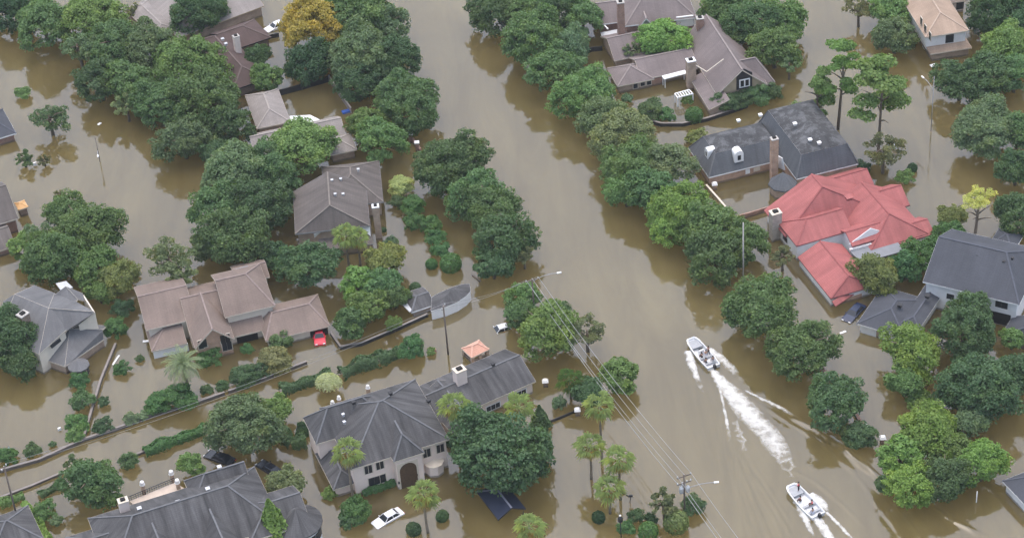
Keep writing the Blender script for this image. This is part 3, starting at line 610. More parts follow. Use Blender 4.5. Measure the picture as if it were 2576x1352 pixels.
# -- large slate-roofed house at the bottom, with a terrace behind
h = house('large_house', 'large house with many slate hips, a white chimney and a stone terrace behind', (403, 1273), (586, 1216), 9.5, SLATE, STUCCO, CREAMT)
A = h.block([(221, 1303), (640, 1172)], 5.4, 'u', 'hh', rise=4.2, ext=(0, 0, -13.5, 0), hip=5.5)
A2 = h.block([(476, 1240), (604, 1158)], 5.4, 'u', 'hg', rise=2.6, ext=(0, 0, -2.5, -.5))
F1 = h.block([(330, 1352), (470, 1400)], 5.4, 'v', 'hh', rise=3.2, ext=(0, 0, -2, 2.5))
F2 = h.block([(500, 1352), (600, 1352)], 5.4, 'v', 'hh', rise=2.9, ext=(0, 0, -6, 7))
A3 = h.block([(690, 1240), (771, 1290)], 5.4, 'u', 'hg', rise=2.2, ext=(-6, 0, -2.0, .5))
Lw = h.block([(165, 1350), (215, 1345)], 4.4, 'u', 'hg', rise=2.4, ext=(0, 3, -8, 0))
c = P(748, 1312, 4.6) - h.o; m = h.m('turret_roof', SLATE); m.lathe([(3.6, 4.5), (3.6, 4.72), (.12, 7.2)], (c.x, c.y, 0), 24)
m = MB(); m.lathe([(3.2, -1), (3.2, 4.55)], (c.x, c.y, 0), 24); t = m.build('turret', WHITE, h.root)
for k in range(14):
    a = R_(-175 + 13 * k); d = Vector((math.cos(a), math.sin(a), 0)); m = MB(); m.box(Vector((c.x, c.y, 3.1)) + d * 3.2, (.62, .1, 1.5), Vector((-d.y, d.x, 0)), d); m.build('pane', GLASS, t)
h.chimney(309, 1258, 9.2, 1.4, 1.1, STUCCO, 2.0, CREAMT)
for p in ((351, 1280, 8.6), (448, 1264, 8.8), (523, 1231, 9), (552, 1176, 7.2)): h.vent(*p, METAL, .5, .55)
m = MB(); q = [P(*p, .75) - h.o for p in ((326, 1259), (440, 1212), (462, 1226), (350, 1284))]; m.prism([(v.x, v.y) for v in q], -1, .75); m.build('terrace', mat_plain('terrace_paving', (.5, .42, .35), .9, .15, .8), h.root, off=None)
m = MB(); m.beam(q[0] + Vector((0, 0, .9)), q[1] + Vector((0, 0, .9)), .08, .08); m.beam(q[0] + Vector((0, 0, .5)), q[1] + Vector((0, 0, .5)), .05, .05)
for k in range(21): p_ = q[0].lerp(q[1], k / 20); m.box(p_ + Vector((0, 0, .45)), (.05, .05, .9), h.u, h.v)
m.build('railing', BLACKM, h.root)
for x, y in ((286, 1262), (361, 1232), (434, 1205), (449, 1227)):
    p_ = P(x, y, .75) - h.o; m = MB(); m.box((p_.x, p_.y, .9), (.55, .55, 1.9), h.u, h.v); o = m.build('terrace_pillar', BRICKT, h.root)
    m = MB(); m.lathe([(.4, 1.85), (.42, 1.95), (.15, 2.05), (.36, 2.25), (.3, 2.5), (.08, 2.6)], (p_.x, p_.y, 0), 12); m.build('urn', WHITE, o, True)
h.done()

# -- brown-roofed house with the red car
h = house('brown_house', 'brown-roofed rambling house with cream walls and an open garage at its end', (668, 856), (828, 818), 1.9, BROWN, CREAM, CREAMT)
U = h.block([(564, 792), (692, 768)], 4.7, 'u', 'gh', rpx=(600, 692), ext=(0, 0, 0, 11), hip=3.2)
L2 = h.block([(484, 869), (668, 828)], 1.9, 'u', 'gg', ext=(0, 0, 0, 15), rise=4.0)
L1 = h.block([(367, 828), (468, 806)], 4.0, 'u', 'gg', ext=(0, 1.5, 0, 11.5), rise=2.4)
L3 = h.block([(381, 881), (470, 862)], 1.9, 'u', 'hg', ext=(0, 0, 0, 6.5), rise=1.4)
G = h.block([(668, 857), (829, 817)], 1.9, 'u', 'hh', ext=(0, 0, 0, 8.4), rise=1.9, hip=2.2)
EN = h.block([(490, 874), (589, 849)], 3.2, 'v', 'gg', ext=(0, 0, -.2, 9.5), rise=3.0, gable='brick_gable', wall='brick_gable'); h.mat['brick_gable'] = BRICKO
B2 = h.block([(585, 688), (668, 668)], 3.2, 'u', 'gg', ext=(0, 0, -3, 2), rise=1.2)
h.slab([(592, 676), (622, 668), (640, 676), (606, 686)], 4.5, .12, 'skylight', GREYGLASS)
o, *_ = h.panel(L3, 'f', 431, 886, 5.6, 1.9, 'garage_door', WHITE, .08, .55)
for x, y in ((505, 866), (514, 862), (560, 852), (572, 849), (565, 871), (577, 868)): h.win(EN, 'f', x, y, .75, 1.6, CREAMT)
h.chimney(531, 826, 5.0, 1.3, .9, BRICKO, 0, WHITE)
h.panel(L2, 'f', 622, 848, 3.4, 1.7, 'porch_shade_panel', DARK, .05, .65); h.panel(G, 'f', 803, 838, 2.9, 1.75, 'garage_shade_panel', DARK, .05, .6)  # dark panels on solid walls stand in for porch and garage shade
h.panel(G, 'f', 733, 856, 5.6, 1.75, 'garage_door', CREAM, .06, .6)
h.win(L3, 'l', 376, 868, 1, 1.2)
h.done()

# -- grey house on the left
h = house('grey_house', 'grey-shingled house with a brick chimney and round corner room', (163, 920), (259, 851), 1.9, GREYR, BRICKT, CREAMT)
z1, z2 = 4.4, 7.6
h.face([(37, 739, z2), (122, 774, z2), (98, 890, z1), (-8, 838, z1)]); h.face([(122, 774, z2), (237, 783, 7.2), (197, 814, 5.4), (163, 831, 5.4), (98, 890, z1)])
h.face([(237, 783, 7.2), (122, 774, z2), (137, 736, 5.4), (192, 758, 5.2)]); h.face([(122, 774, z2), (37, 739, z2), (86, 717, 5.4), (137, 736, 5.4)]); h.face([(37, 739, z2), (-8, 838, z1), (8, 757, 4.8)]); h.face([(37, 739, z2), (8, 757, 4.8), (86, 717, 5.4)])
h.face([(128, 748, 5.6), (165, 719, 6.6), (196, 752, 5.2), (180, 768, 5.4)]); h.face([(165, 719, 6.6), (208, 737, 5.2), (215, 756, 4.8), (196, 752, 5.2)])
for a, b, za, zb in (((98, 889), (-6, 838), z1, z1), ((236, 786), (197, 814), 6.9, 5.2), ((163, 831), (98, 889), 5.2, z1)): h.wallpx(b, a, zb - .1, za - .1, part='gable_wall')
h.mat['gable_wall'] = CREAM
h.wallpx((208, 742), (236, 786), 4.6, 6.8, part='gable_wall')
h.face([(175, 825, 4.3), (258, 828, 3.4), (261, 852, 1.9), (163, 921, 1.9)]); h.face([(175, 825, 4.3), (163, 921, 1.9), (112, 903, 1.9)]); h.face([(258, 828, 3.4), (175, 825, 4.3), (205, 812, 2.6), (268, 818, 2.4)]); h.wallpx((163, 919), (259, 850), 1.8, z0=-1.2, part='wall'); h.wallpx((115, 902), (163, 919), 1.8, part='wall')
h.chimney(57, 790, 8.4, 1.6, 1.3, BRICKB, 3)
c = P(197, 917, 1.8) - h.o; m = h.m('round_roof', GREYR); m.lathe([(1.75, 1.6), (1.75, 1.8), (.15, 2.6)], (c.x, c.y, 0), 10)
m = MB(); m.lathe([(1.5, -1), (1.5, 1.65)], (c.x, c.y, 0), 10); o = m.build('round_room', BRICKT, h.root)
for k in range(5):
    a = R_(-160 + 36 * k); d = Vector((math.cos(a), math.sin(a), 0)); m = MB(); m.box(Vector((c.x, c.y, .85)) + d * 1.46, (.6, .12, 1.0), Vector((-d.y, d.x, 0)), d); m.build('pane', GLASS, o)
h.slab([(140, 712), (166, 706), (183, 722), (156, 733)], 4.6, .2, 'flat_roof', METAL)
m = MB(); a_, b_ = P(128, 872, 4.2) - h.o, P(152, 853, 4.6) - h.o; m.beam(a_, b_, .12, .7); m.build('window', GLASS, h.root)
h.done()

# -- red metal-roofed house
h = house('red_roofed_house', 'sprawling white house under a red metal roof', (2003, 618), (2107, 588), 3.2, RED, WSIDE, mat_plain('red_trim', (.3, .12, .115), .6, .1))
R1 = h.block([(1921, 528), (2004, 618)], 2.6, 'v', 'hg', ext=(0, 16.6, 3.0, 0), rise=4.7, hip=4.0)
R1b = h.block([(2235, 474), (2312, 588)], 2.4, 'v', 'hg', ext=(-9, 0, -.5, 0), rise=3.0, hip=4)
R2 = h.block([(1962, 562), (2003, 618), (2108, 588)], 3.3, 'u', 'hg', rise=2.0, ext=(0, 2.5, 0, .5), ov=.25)
R3 = h.block([(2011, 650), (2089, 750), (2160, 716)], 1.9, 'v', 'hg', ext=(0, 2.4, 0, .5), rise=2.0, hip=1.8, ov=.2)
P1 = h.block([(2150, 470), (2198, 463)], 2.2, 'u', 'gg', ext=(-5, 0, 0, 4.6), rise=1.5); P2 = h.block([(2226, 533), (2288, 515)], 2.2, 'u', 'gg', ext=(-7, 0, 0, 6.4), rise=2.0); P3 = h.block([(2275, 600), (2344, 580)], 2.2, 'u', 'gg', ext=(-3, 0, -.8, 4.2), rise=1.3)
h.slab([(2137, 631), (2250, 600), (2275, 630), (2166, 660)], 2.4, .22, 'patio_cover', PATIO, WHITE)
m = MB(); a_, b_ = P(2137, 628, 2.6) - h.o, P(2250, 597, 2.6) - h.o; m.beam(a_, b_, .35, .35); m.build('gutter', WHITE, h.root)
h.block([(2140, 615), (2250, 588)], 3.2, 'u', 'gg', ext=(0, 0, 0, 4.4), rise=1.2, gable='gable_wall'); h.mat['gable_wall'] = WSIDE
m = MB(); V = [P(*p) - h.o for p in ((2136, 614, 3.3), (2222, 583, 3.5), (2190, 574, 4.9))]; m.add(V + [v + h.v * .12 for v in V], [(0, 1, 2), (5, 4, 3), (0, 3, 4, 1), (1, 4, 5, 2), (2, 5, 3, 0)]); m.build('clerestory', WHITE, h.root)
h.chimney(1950, 534, 5.4, 1.7, 1.4, STONE, 0, CREAMT)
h.panel(R3, 'f', 2132, 759, 4.8, 1.0, 'brick_front', BRICKO, .12, .4); h.panel(R3, 'f', 2116, 742, 2.6, .45, 'window', GLASS, .1)
h.win(P2, 'f', 2266, 533, .9, 1.2, bars=1); h.win(R2, 'l', 1975, 600, 1.6, .9); h.vent(2134, 498, 7.0, RED, .9, .5)
m = MB(); V = [P(*p) - h.o for p in ((2092, 757, 1.75), (2158, 718, 1.75), (2166, 727, 1.2), (2101, 770, 1.2))]; m.add(V + [v - Vector((0, 0, .14)) for v in V], [(0, 1, 2, 3), (7, 6, 5, 4), (0, 4, 5, 1), (1, 5, 6, 2), (2, 6, 7, 3), (3, 7, 4, 0)]); m.build('awning', RED, h.root)
h.done()

# -- slate mansard house
h = house('mansard_house', 'brick house with stained slate mansard roofs, tall chimney and arched dormer', (1800, 440), (1922, 410), 1.9, SLATEB, BRICKO, WHITE)
MOSS = mat_shingle('stained_upper_slate', (.058, .059, .061), .3, moss=(.115, .118, .122))
A = h.mansard([(1734, 376), (1800, 440), (1925, 411)], 1.9, 3.1, 2.0, 1.0, ext=(0, 4.2, 0, .6), top=MOSS, ov=.15)
B = h.mansard([(2003, 450), (2155, 407), (1906, 318)], 2.5, 3.6, 1.5, 1.4, ext=(0, 0, 0, .5), top=MOSS, ov=.15)
h.chimney(1947, 349, 8.8, 1.15, 1.0, BRICKO, 0, CONC)
def dormer(h, px, py, z, w, hh, d, lab, ax=None):
    q = P(px, py, z) - h.o; X, Y = (h.u, h.v) if ax is None else ax; m = MB(); pr = [(-w / 2, -hh / 2), (w / 2, -hh / 2), (w / 2, hh * .2)] + [(w / 2 * math.cos(R_(a)), hh * .2 + hh * .3 * math.sin(R_(a))) for a in range(15, 180, 15)] + [(-w / 2, hh * .2)]
    F = [q + X * a + Vector((0, 0, b)) for a, b in pr]; n = len(F); m.add(F + [f + Y * d for f in F], [tuple(range(n)), tuple(range(n, 2 * n))[::-1]] + [(i, i + n, (i + 1) % n + n, (i + 1) % n) for i in range(n)]); o = m.build('dormer', WHITE, h.root)
    m = MB(); m.box(q - Y * .02 - Vector((0, 0, hh * .1)), (w * .36, .06, hh * .42), X, Y); m.build('pane', GLASS, o); o['label'] = lab
dormer(h, 1859, 394, 4.3, 1.6, 2.2, 1.6, 'white arched dormer'); dormer(h, 1776, 384, 4.4, 1.4, 1.9, 1.4, 'white side dormer', (-h.v, h.u)); dormer(h, 2139, 383, 4.0, .9, 1.2, .8, 'small white side dormer', (h.v, -h.u))
h.panel(A, 'f', 1880, 431, .8, .9, 'window', WHITE, .08); h.panel(A, 'f', 1903, 425, 1.2, .8, 'window', CREAMT, .08)
m = MB(); V = [P(*p) - h.o for p in ((1953, 420, 2.2), (1972, 428, 2.2), (1966, 398, 5.0), (1955, 392, 4.4))]; m.add(V + [v + h.u * .2 for v in V], [(0, 1, 2, 3), (7, 6, 5, 4), (0, 4, 5, 1), (1, 5, 6, 2), (2, 6, 7, 3), (3, 7, 4, 0)]); m.build('gable_trim', WHITE, h.root)
c = P(1968, 462, 1.9) - h.o; m = h.m('turret_roof', SLATEB); m.lathe([(2.45, 1.85), (2.45, 2.05), (.1, 4.2)], (c.x, c.y, 0), 8)
m = MB(); m.lathe([(2.1, -1), (2.1, 1.9)], (c.x, c.y, 0), 8); m.build('turret', BRICKT, h.root)
for p in ((1857, 304, 5.4), (1912, 290, 6.6), (1999, 312, 7.6), (2037, 352, 7.2), (2060, 360, 7)): h.vent(*p, WHITE, .5, .3)
h.done()

# -- white house with the blue-grey roof and garage
h = house('white_house', 'white two-storey house with a blue-grey roof and low double garage', (2321, 707), (2563, 765), 5.2, DKBLUE, WSIDE, WHITE)
A = h.block([(2321, 707), (2563, 766)], 5.2, 'u', 'gh', rpx=(2480, 622), ext=(0, 0, 0, 14.5), hip=4.5)
for x, y in ((2437, 746), (2453, 750), (2511, 764), (2526, 768)): h.win(A, 'f', x, y, .75, .95, BLACKM)
h.panel(A, 'f', 2505, 800, 4.5, 2.2, 'porch_shade_panel', DARK, .05, 1.3)  # dark panel on the wall paints the shade under the porch
h.win(A, 'f', 2390, 745, 1.2, 1.0)
h.axis((2154, 812), (2268, 846), 1.9)
G1 = h.block([(2154, 813), (2268, 846), (2219, 741)], 1.9, 'v', 'hh', slope=.38, ext=(0, .5, 0, 2)); G2 = h.block([(2262, 812), (2362, 730)], 2.4, 'v', 'hh', slope=.42, ext=(0, .8, 0, 1.5))
for x, y, w_ in ((2184, 836, 2.6), (2229, 849, 3.4)): h.panel(G1, 'f', x, y, w_, 1.7, 'garage_door', WHITE, .06, .5)
m = MB(); q = h.hit(G1, 'f', 2207, 842); m.box(Vector((q.x, q.y, .4)), (.4, .3, 2), h.u, h.v); m.build('door_pillar', BRICKT, h.root)
Rw = h.block([(2517, 842), (2600, 866)], 1.9, 'v', 'hg', slope=.5, ext=(0, 6, 0, 5), wall='brick_wall'); h.mat['brick_wall'] = BRICKR
for p in ((2417, 622, 7.6), (2546, 650, 9), (2383, 668, 6.5), (2424, 664, 7), (2437, 665, 7), (2448, 642, 7.8), (2457, 643, 7.9), (2524, 659, 8)): h.vent(*p, BLACKM, .35, .35)
for p in ((2263, 768, 3.6), (2332, 745, 4.0)): h.vent(*p, BLACKM, .6, .4)
h.done()

# -- taupe gabled house with the black-framed window
h = house('gabled_house', 'taupe-roofed brick house with a black framed gable window and courtyard', (1803, 238), (1929, 212), 2.8, TAUPE, BRICKT, CREAMT)
A = h.block([(1803, 239), (1930, 212)], 2.8, 'v', 'gg', ext=(0, 0, 0, 19.5), rise=4.2, gable='gable_wall'); h.mat['gable_wall'] = mat_plain('tan_stucco', (.45, .36, .24), .9, .1)
S = h.shed([(1776, 264), (1803, 238)], 1.8, 3.1, ext=(0, .9, -1.6, 6.5), side='l')
o, q, X, Y = h.panel(A, 'f', 1871, 211, 2.9, 3.0, 'black_window_bay', BLACKM, .25, 4.3); m = MB(); m.box(q + Y * .28 - Vector((0, 0, .3)), (2.0, .06, 1.7), X, Y); f_ = m.build('window', WHITE, o)
m = MB(); [m.box(q + Y * .33 + X * a - Vector((0, 0, .3)), (.62, .05, 1.25), X, Y) for a in (-.45, .45)]; m.build('pane', GLASS, f_)
m = MB(); V = [q + Y * .24 + X * a + Vector((0, 0, b)) for a, b in ((-1.45, 1.5), (1.45, 1.5), (0, 2.6))]; m.add(V + [v - Y * .3 for v in V], [(0, 1, 2), (5, 4, 3), (0, 3, 4, 1), (1, 4, 5, 2), (2, 5, 3, 0)]); m.build('gable_peak', BLACKM, o)
C = h.block([(1640, 195), (1728, 173)], 1.9, 'u', 'gg', ext=(-2, 2, 0, 7.4), rise=1.9)
Wn = h.block([(1529, 176), (1570, 214), (1642, 193)], 1.9, 'v', 'hh', slope=.5, ext=(0, 0, 0, .6))
Gw = h.block([(1545, 153), (1650, 130)], 1.9, 'u', 'gg', ext=(0, 0, 0, 8.6), rise=2.2)
RW = h.block([(1905, 222), (1944, 213)], 2.2, 'u', 'gh', ext=(-4, .6, .7, 7.0), rise=3.9, hip=2.6)
B1 = h.block([(1815, 135), (1862, 145)], 2.2, 'u', 'gh', ext=(0, 0, 0, 1.5), rise=1.2)
h.chimney(1737, 152, 5.9, 1.5, 1.3, BRICKT, 0, WHITE)
h.slab([(1664, 191), (1722, 176), (1728, 184), (1670, 199)], 2.0, .18, 'porch_roof', WHITE, WHITE)
for x, y in ((1598, 216), (1616, 210), (1632, 207)): h.win(Wn, 'f', x, y, .8, 1.0, CREAMT)
m = MB(); q = h.hit(C, 'f', 1648, 200); m.box(Vector((q.x, q.y, .5)) - h.v * .2, (2.4, .5, 1.8), h.u, h.v); m.build('brick_bay', BRICKR, h.root)
V = [P(*p, 1.9) - h.o for p in ((1704, 246), (1742, 236), (1733, 226), (1697, 236))]; m = MB()
for k in range(7): t = k / 6; m.beam(V[0].lerp(V[1], t), V[3].lerp(V[2], t), .16, .14)
m.beam(V[0], V[1], .16, .2); m.beam(V[3], V[2], .16, .2); pg = m.build('pergola', WHITE, h.root)
for v in V: m = MB(); m.box((v.x, v.y, .4), (.2, .2, 3.0), h.u, h.v); m.build('post', WHITE, pg)
m = MB(); a_, b_ = P(1742, 160, 5.2) - h.o, P(1777, 181, 4.4) - h.o; c_ = P(1820, 149, 6.4) - h.o; m.beam(a_, b_, .16, .16); m.beam(b_, c_, .16, .16); m.build('roof_flashing', CREAMT, h.root)
h.done()

# -- two-storey brick house at the top
h = house('brick_house', 'two-storey brick house with a high taupe roof and tall chimneys', (1665, 46), (1748, 36), 4.6, TAUPE, BRICKR, WHITE)
A = h.block([(1572, 66), (1749, 37)], 4.6, 'u', 'hh', rise=4.2, ext=(0, 0, 0, 9.5))
D = h.block([(1604, 64), (1642, 57)], 4.3, 'v', 'gg', rise=1.8, ext=(0, 0, -.9, 4), gable='gable_wall'); h.mat['gable_wall'] = GSIDE
L_ = h.block([(1505, 62), (1570, 52)], 3.0, 'u', 'gg', rise=2.4, ext=(0, 0, 0, 7))
h.panel(A, 'f', 1722, 53, 3.2, 2.2, 'window_bay', WHITE, .25); h.win(A, 'f', 1723, 51, 1.2, 1.2)
h.chimney(1560, 6, 10.0, 1.25, 1.1, BRICKR, 0); h.chimney(1760, 46, 7.4, 1.3, 1.1, BRICKR, 0)
h.slab([(1510, 82), (1552, 74), (1552, 84), (1514, 96)], 2.0, .15, 'flat_roof', METAL); m = MB(); m.beam(P(1502, 46, 3.0) - h.o, P(1529, 74, 2.4) - h.o, .25, .25); m.build('gutter', WHITE, h.root)
h.done()

# -- tan-roofed house, top right
h = house('tan_roofed_house', 'white two-storey house with tan roof and tan skirt roof', (2346, 91), (2437, 77), 5.3, TANR, WSIDE, CREAMT)
A = h.block([(2346, 91), (2437, 77), (2288, 31)], 5.3, 'v', 'hh', slope=.5, ext=(0, 0, 0, 14), z0=2.4)
u0, u1, v0, v1 = h.bounds([(2340, 136), (2441, 115)], 1.9, (0, 0, 0, 22)); V = [h.W(*p) for p in ((u0, v0, 1.9), (u1, v0, 1.9), (u1, v1, 1.9), (u0, v1, 1.9), (A['u0'], A['v0'], 2.9), (A['u1'], A['v0'], 2.9), (A['u1'], A['v1'], 2.9), (A['u0'], A['v1'], 2.9))]
h.shell(V, [(0, 1, 5, 4), (1, 2, 6, 5), (2, 3, 7, 6), (3, 0, 4, 7)], 'skirt_roof'); h.mat['skirt_roof'] = TANR; h.walls(u0 + .45, u1 - .45, v0 + .45, v1 - .45, -1.2, 1.9, 'lower_wall'); h.mat['lower_wall'] = BRICKT; h.rm['lower_wall'] = 'lower_wall'
B_ = dict(u0=u0 + .45, u1=u1 - .45, v0=v0 + .45, v1=v1 - .45)
h.win(A, 'f', 2388, 96, 1.3, 1.7, BLACKM)
for x, y in ((2317, 54), (2327, 73), (2339, 91)): h.win(A, 'l', x, y, .9, 1.5, CREAMT)
h.win(B_, 'l', 2306, 107, 1.1, 1.4); h.win(B_, 'l', 2322, 130, 1.1, 1.4)
h.done()
h = house('beige_house', 'beige house corner with brown roof, mostly hidden by dark trees', (2372, 12), (2424, 4), 2.6, BROWN, STUCCO, CREAMT)
A = h.block([(2372, 10), (2432, 1)], 2.6, 'u', 'hh', rise=2.2, ext=(0, 0, 0, 8)); h.win(A, 'f', 2414, 14, 1.2, 1.4, BLACKM); h.done()

# -- weathered hip-roofed house left of the main street
h = house('hip_roofed_house', 'two-storey house with weathered charcoal hip roofs and a tall side chimney', (744, 588), (926, 568), 4.4, CHAR, BRICKT, GREYT)
A = h.block([(753, 480), (742, 588), (930, 567)], 4.4, 'v', 'hg', rise=3.3, hip=2.4)
B = h.block([(838, 418), (948, 408), (964, 507)], 3.2, 'v', 'hh', rise=2.8, ext=(-2, 0, 0, .2))
Pq = h.shed([(803, 618), (936, 606)], 1.9, 3.3, ext=(0, 0, -.8, 4.0))
h.chimney(944, 519, 6.6, 1.1, 1.0, BRICKT, 0, WHITE)
m = MB(); V = [P(*p) - h.o for p in ((905, 571, 4.0), (930, 567, 4.0), (932, 594, 2.4))]; m.add(V + [v + h.v * .2 for v in V], [(0, 1, 2), (5, 4, 3), (0, 3, 4, 1), (1, 4, 5, 2), (2, 5, 3, 0)]); m.build('gable_panel', WHITE, h.root)
m = MB(); V = [P(*p) - h.o for p in ((789, 589, 4.0), (808, 583, 4.0), (791, 598, 3.0))]; m.add(V + [v + h.v * .2 for v in V], [(0, 1, 2), (5, 4, 3), (0, 3, 4, 1), (1, 4, 5, 2), (2, 5, 3, 0)]); m.build('gable_panel', WHITE, h.root)
for x, y in ((850, 658), (893, 656)): h.win(Pq, 'f', x, y, .9, 1.2, WHITE)
for p in ((843, 490, 7.3), (863, 490, 6.5), (835, 455, 7.3), (857, 452, 6.7), (901, 428, 6)): h.vent(*p, METAL, .35, .45)
h.done()

# -- brick house with the grey-beige roof and pool yard
h = house('pool_house', 'grey-beige hip-roofed house with white patio cover beside a fenced yard', (657, 320), (729, 305), 2.0, GREIGE, BRICKT, CREAMT)
A = h.block([(692, 236), (731, 306), (616, 240)], 2.0, 'v', 'hh', slope=.5)
B = h.block([(640, 392), (872, 347)], 2.0, 'u', 'gg', rise=2.0, ext=(0, 0, 0, 6.8))
h.slab([(728, 292), (780, 289), (806, 302), (737, 319)], 1.9, .15, 'patio_cover', WHITE, WHITE)
C_ = h.block([(838, 372), (884, 342)], 2.0, 'v', 'hh', slope=.45, ext=(-1, 0, -2, 1))
h.done()
h = house('dark_brown_house', 'dark brown shingled house with an L-shaped roof and white chimney', (557, 69), (620, 48), 2.2, DBROWN, BRICKB, BLACKM)
A = h.block([(482, 106), (600, 222), (640, 163)], 2.2, 'v', 'hh', slope=.55, ext=(0, .3, 0, 0)); B = h.block([(604, 118), (682, 94)], 2.2, 'u', 'gh', slope=.5, ext=(-3, 0, 0, 7.5))
h.chimney(593, 92, 6.4, 1.1, .9, STUCCO, 2); h.vent(560, 100, 5, METAL); h.vent(568, 112, 5, METAL); h.done()
h = house('grey_roofed_house', 'wide grey-beige roofed house with a tan fascia behind the dark tree', (580, 46), (663, 15), 2.4, GREIGE, BRICKT, TAN)
A = h.block([(440, 88), (664, 15)], 2.4, 'u', 'hg', slope=.42, ext=(0, 0, 0, 15)); B = h.block([(362, 40), (432, 84)], 2.4, 'v', 'hh', slope=.4, ext=(-2, 2, 0, 5)); h.done()
h = house('blue_roofed_house', 'brick house corner with a dark blue hip roof above brown water', (-60, 365), (40, 335), 1.9, DKBLUE, BRICKR, WHITE)
A = h.block([(-60, 365), (41, 335)], 1.9, 'u', 'hh', slope=.5, ext=(0, 0, 0, 9)); h.done()
h = house('charcoal_roofed_house', 'dark grey-roofed house cut by the left frame edge, beige gable', (-60, 590), (42, 560), 3.2, mat_shingle('plum_grey_roof', (.15, .143, .15), .15), BRICKR, CREAMT) if False else house('charcoal_roofed_house', 'charcoal-roofed house with a beige gable and brick base behind a green tree', (-60, 578), (42, 548), 3.2, CHAR, BRICKR, CREAMT)
A = h.block([(-60, 580), (46, 549)], 3.0, 'u', 'gg', ext=(0, 0, 0, 12), rise=3.2, gable='gable_wall'); h.mat['gable_wall'] = CREAM
B = h.block([(-60, 648), (38, 617)], 1.6, 'u', 'gg', ext=(0, 0, 0, 7), rise=1.8, wall='wall')
h.done()
h = house('corner_house', 'small dark slate roof poking in beside the bright hedge', (20, 1352), (92, 1326), 2.6, SLATE, STUCCO, CREAMT)
A = h.block([(-40, 1372), (96, 1322)], 2.6, 'u', 'hh', slope=.55, ext=(0, 0, -3, 5)); h.done()
h = house('end_house', 'white house corner with a dark grey roof near the bright green tree', (2522, 1218), (2575, 1270), 2.2, DKBLUE, WSIDE, WHITE)
h.axis((2522, 1208), (2600, 1290), 2.2); A = h.block([(2520, 1208), (2600, 1292)], 2.2, 'u', 'hh', slope=.45, ext=(0, 0, 0, 10)); h.done()
h = house('far_house', 'low slate-blue roof just behind the white house ridge', (2484, 612), (2545, 628), 2.0, DKBLUE, WSIDE)
A = h.block([(2484, 618), (2548, 634)], 2.0, 'u', 'hh', slope=.5, ext=(0, 0, 0, 5)); h.done()

# -- pavilion with the rounded white front
h = house('pavilion', 'low pavilion with rounded white front and dark curved roof', (1084, 784), (1180, 738), 1.9, SLATE, WHITE, WHITE, 'pavilion')
bk = [P(*p, 1.6) - h.o for p in ((1086, 750), (1110, 737), (1141, 724), (1166, 717), (1181, 717))]; ft = [P(*p, 1.6) - h.o for p in ((1184, 735), (1172, 748), (1150, 763), (1122, 775), (1084, 785))]
pl = bk + ft; c = sum(pl, Vector()) / len(pl); n = len(pl); rd = [c.lerp(v, .12) + Vector((0, 0, 1.15)) for v in pl]
pl = [v + Vector((0, 0, .3)) for v in pl]; rd = [v + Vector((0, 0, .2)) for v in rd]; h.shell(pl + rd, [(i, i + n, (i + 1) % n + n, (i + 1) % n) for i in range(n)] + [tuple(range(n, 2 * n))[::-1]], 'roof', .15)
m = h.m('wall'); m.prism([(c.lerp(v, .985).x, c.lerp(v, .985).y) for v in pl], -1, 1.74)
h.axis((1036, 786), (1078, 772), 1.5); h.block([(1034, 784), (1080, 770)], 1.5, 'u', 'hg', slope=.3, ext=(0, 1, 0, 5), wall='tan_wall'); h.mat['tan_wall'] = BRICKT
h.slab([(1012, 766), (1022, 760), (1038, 776), (1030, 784)], 1.6, .15, 'flat_roof', METAL); h.done()
# -- gazebo
h = house('gazebo', 'small peach-tiled gazebo on brick piers standing in the water', (1186, 898), (1229, 877), 1.5, PEACH, BRICKT, CREAMT, 'gazebo')
A = h.block([(1186, 899), (1230, 877), (1163, 874)], 1.5, 'u', 'hh', rise=.9, wall=None, hip=1.2)
u0, u1, v0, v1 = h.bounds([(1186, 899), (1230, 877), (1163, 874)], 1.5, (.3, -.3, .3, -.3))
for a in (u0, (u0 + u1) / 2, u1):
    for b in (v0, v1): m = MB(); m.box(h.W(a, b, .2), (.5, .5, 2.4), h.u, h.v); m.build('pier', BRICKT, h.root)
m = MB(); m.box(h.W((u0 + u1) / 2, v0, .15), (u1 - u0, .25, .7), h.u, h.v); m.box(h.W(u0, (v0 + v1) / 2, .15), (.25, v1 - v0, .7), h.u, h.v); m.build('low_wall', BRICKB, h.root); h.done()
# -- little orange shelter by the charcoal-roofed house
h = house('shelter', 'tiny orange-topped shelter beside the charcoal-roofed house', (48, 527), (70, 520), 1.8, PEACH, BRICKR, CREAMT, 'shelter'); h.mat['roof'] = mat_plain('orange_tarp', (.6, .36, .16), .7, .1); h.capm = h.mat['roof']
h.block([(46, 528), (71, 520)], 1.8, 'u', 'hh', rise=.5, ext=(0, 0, 0, 2.3), wall='wall', ov=.25); h.mat['wall'] = BRICKB; h.done()
# -- dark blue canopy under the big oak
h = house('canopy', 'dark blue tent canopy with pale ridge half hidden under the big oak', (1262, 1285), (1318, 1262), 1.6, DKBLUE, BRICKB, BLACKM, 'canopy'); h.mat['roof'] = mat_plain('blue_canvas', (.02, .027, .05), .7, .15); h.capm = mat_plain('pale_canvas', (.22, .22, .26), .7, .1)
h.block([(1235, 1282), (1318, 1272)], 1.4, 'v', 'gh', slope=.55, ext=(0, 0, -.5, 4.5), wall=None)
for p in ((1242, 1280), (1316, 1284), (1290, 1225)): v = P(*p, 1.3) - h.o; m = MB(); m.box((v.x, v.y, .2), (.1, .1, 2.2), h.u, h.v); m.build('post', BLACKM, h.root)
h.done()
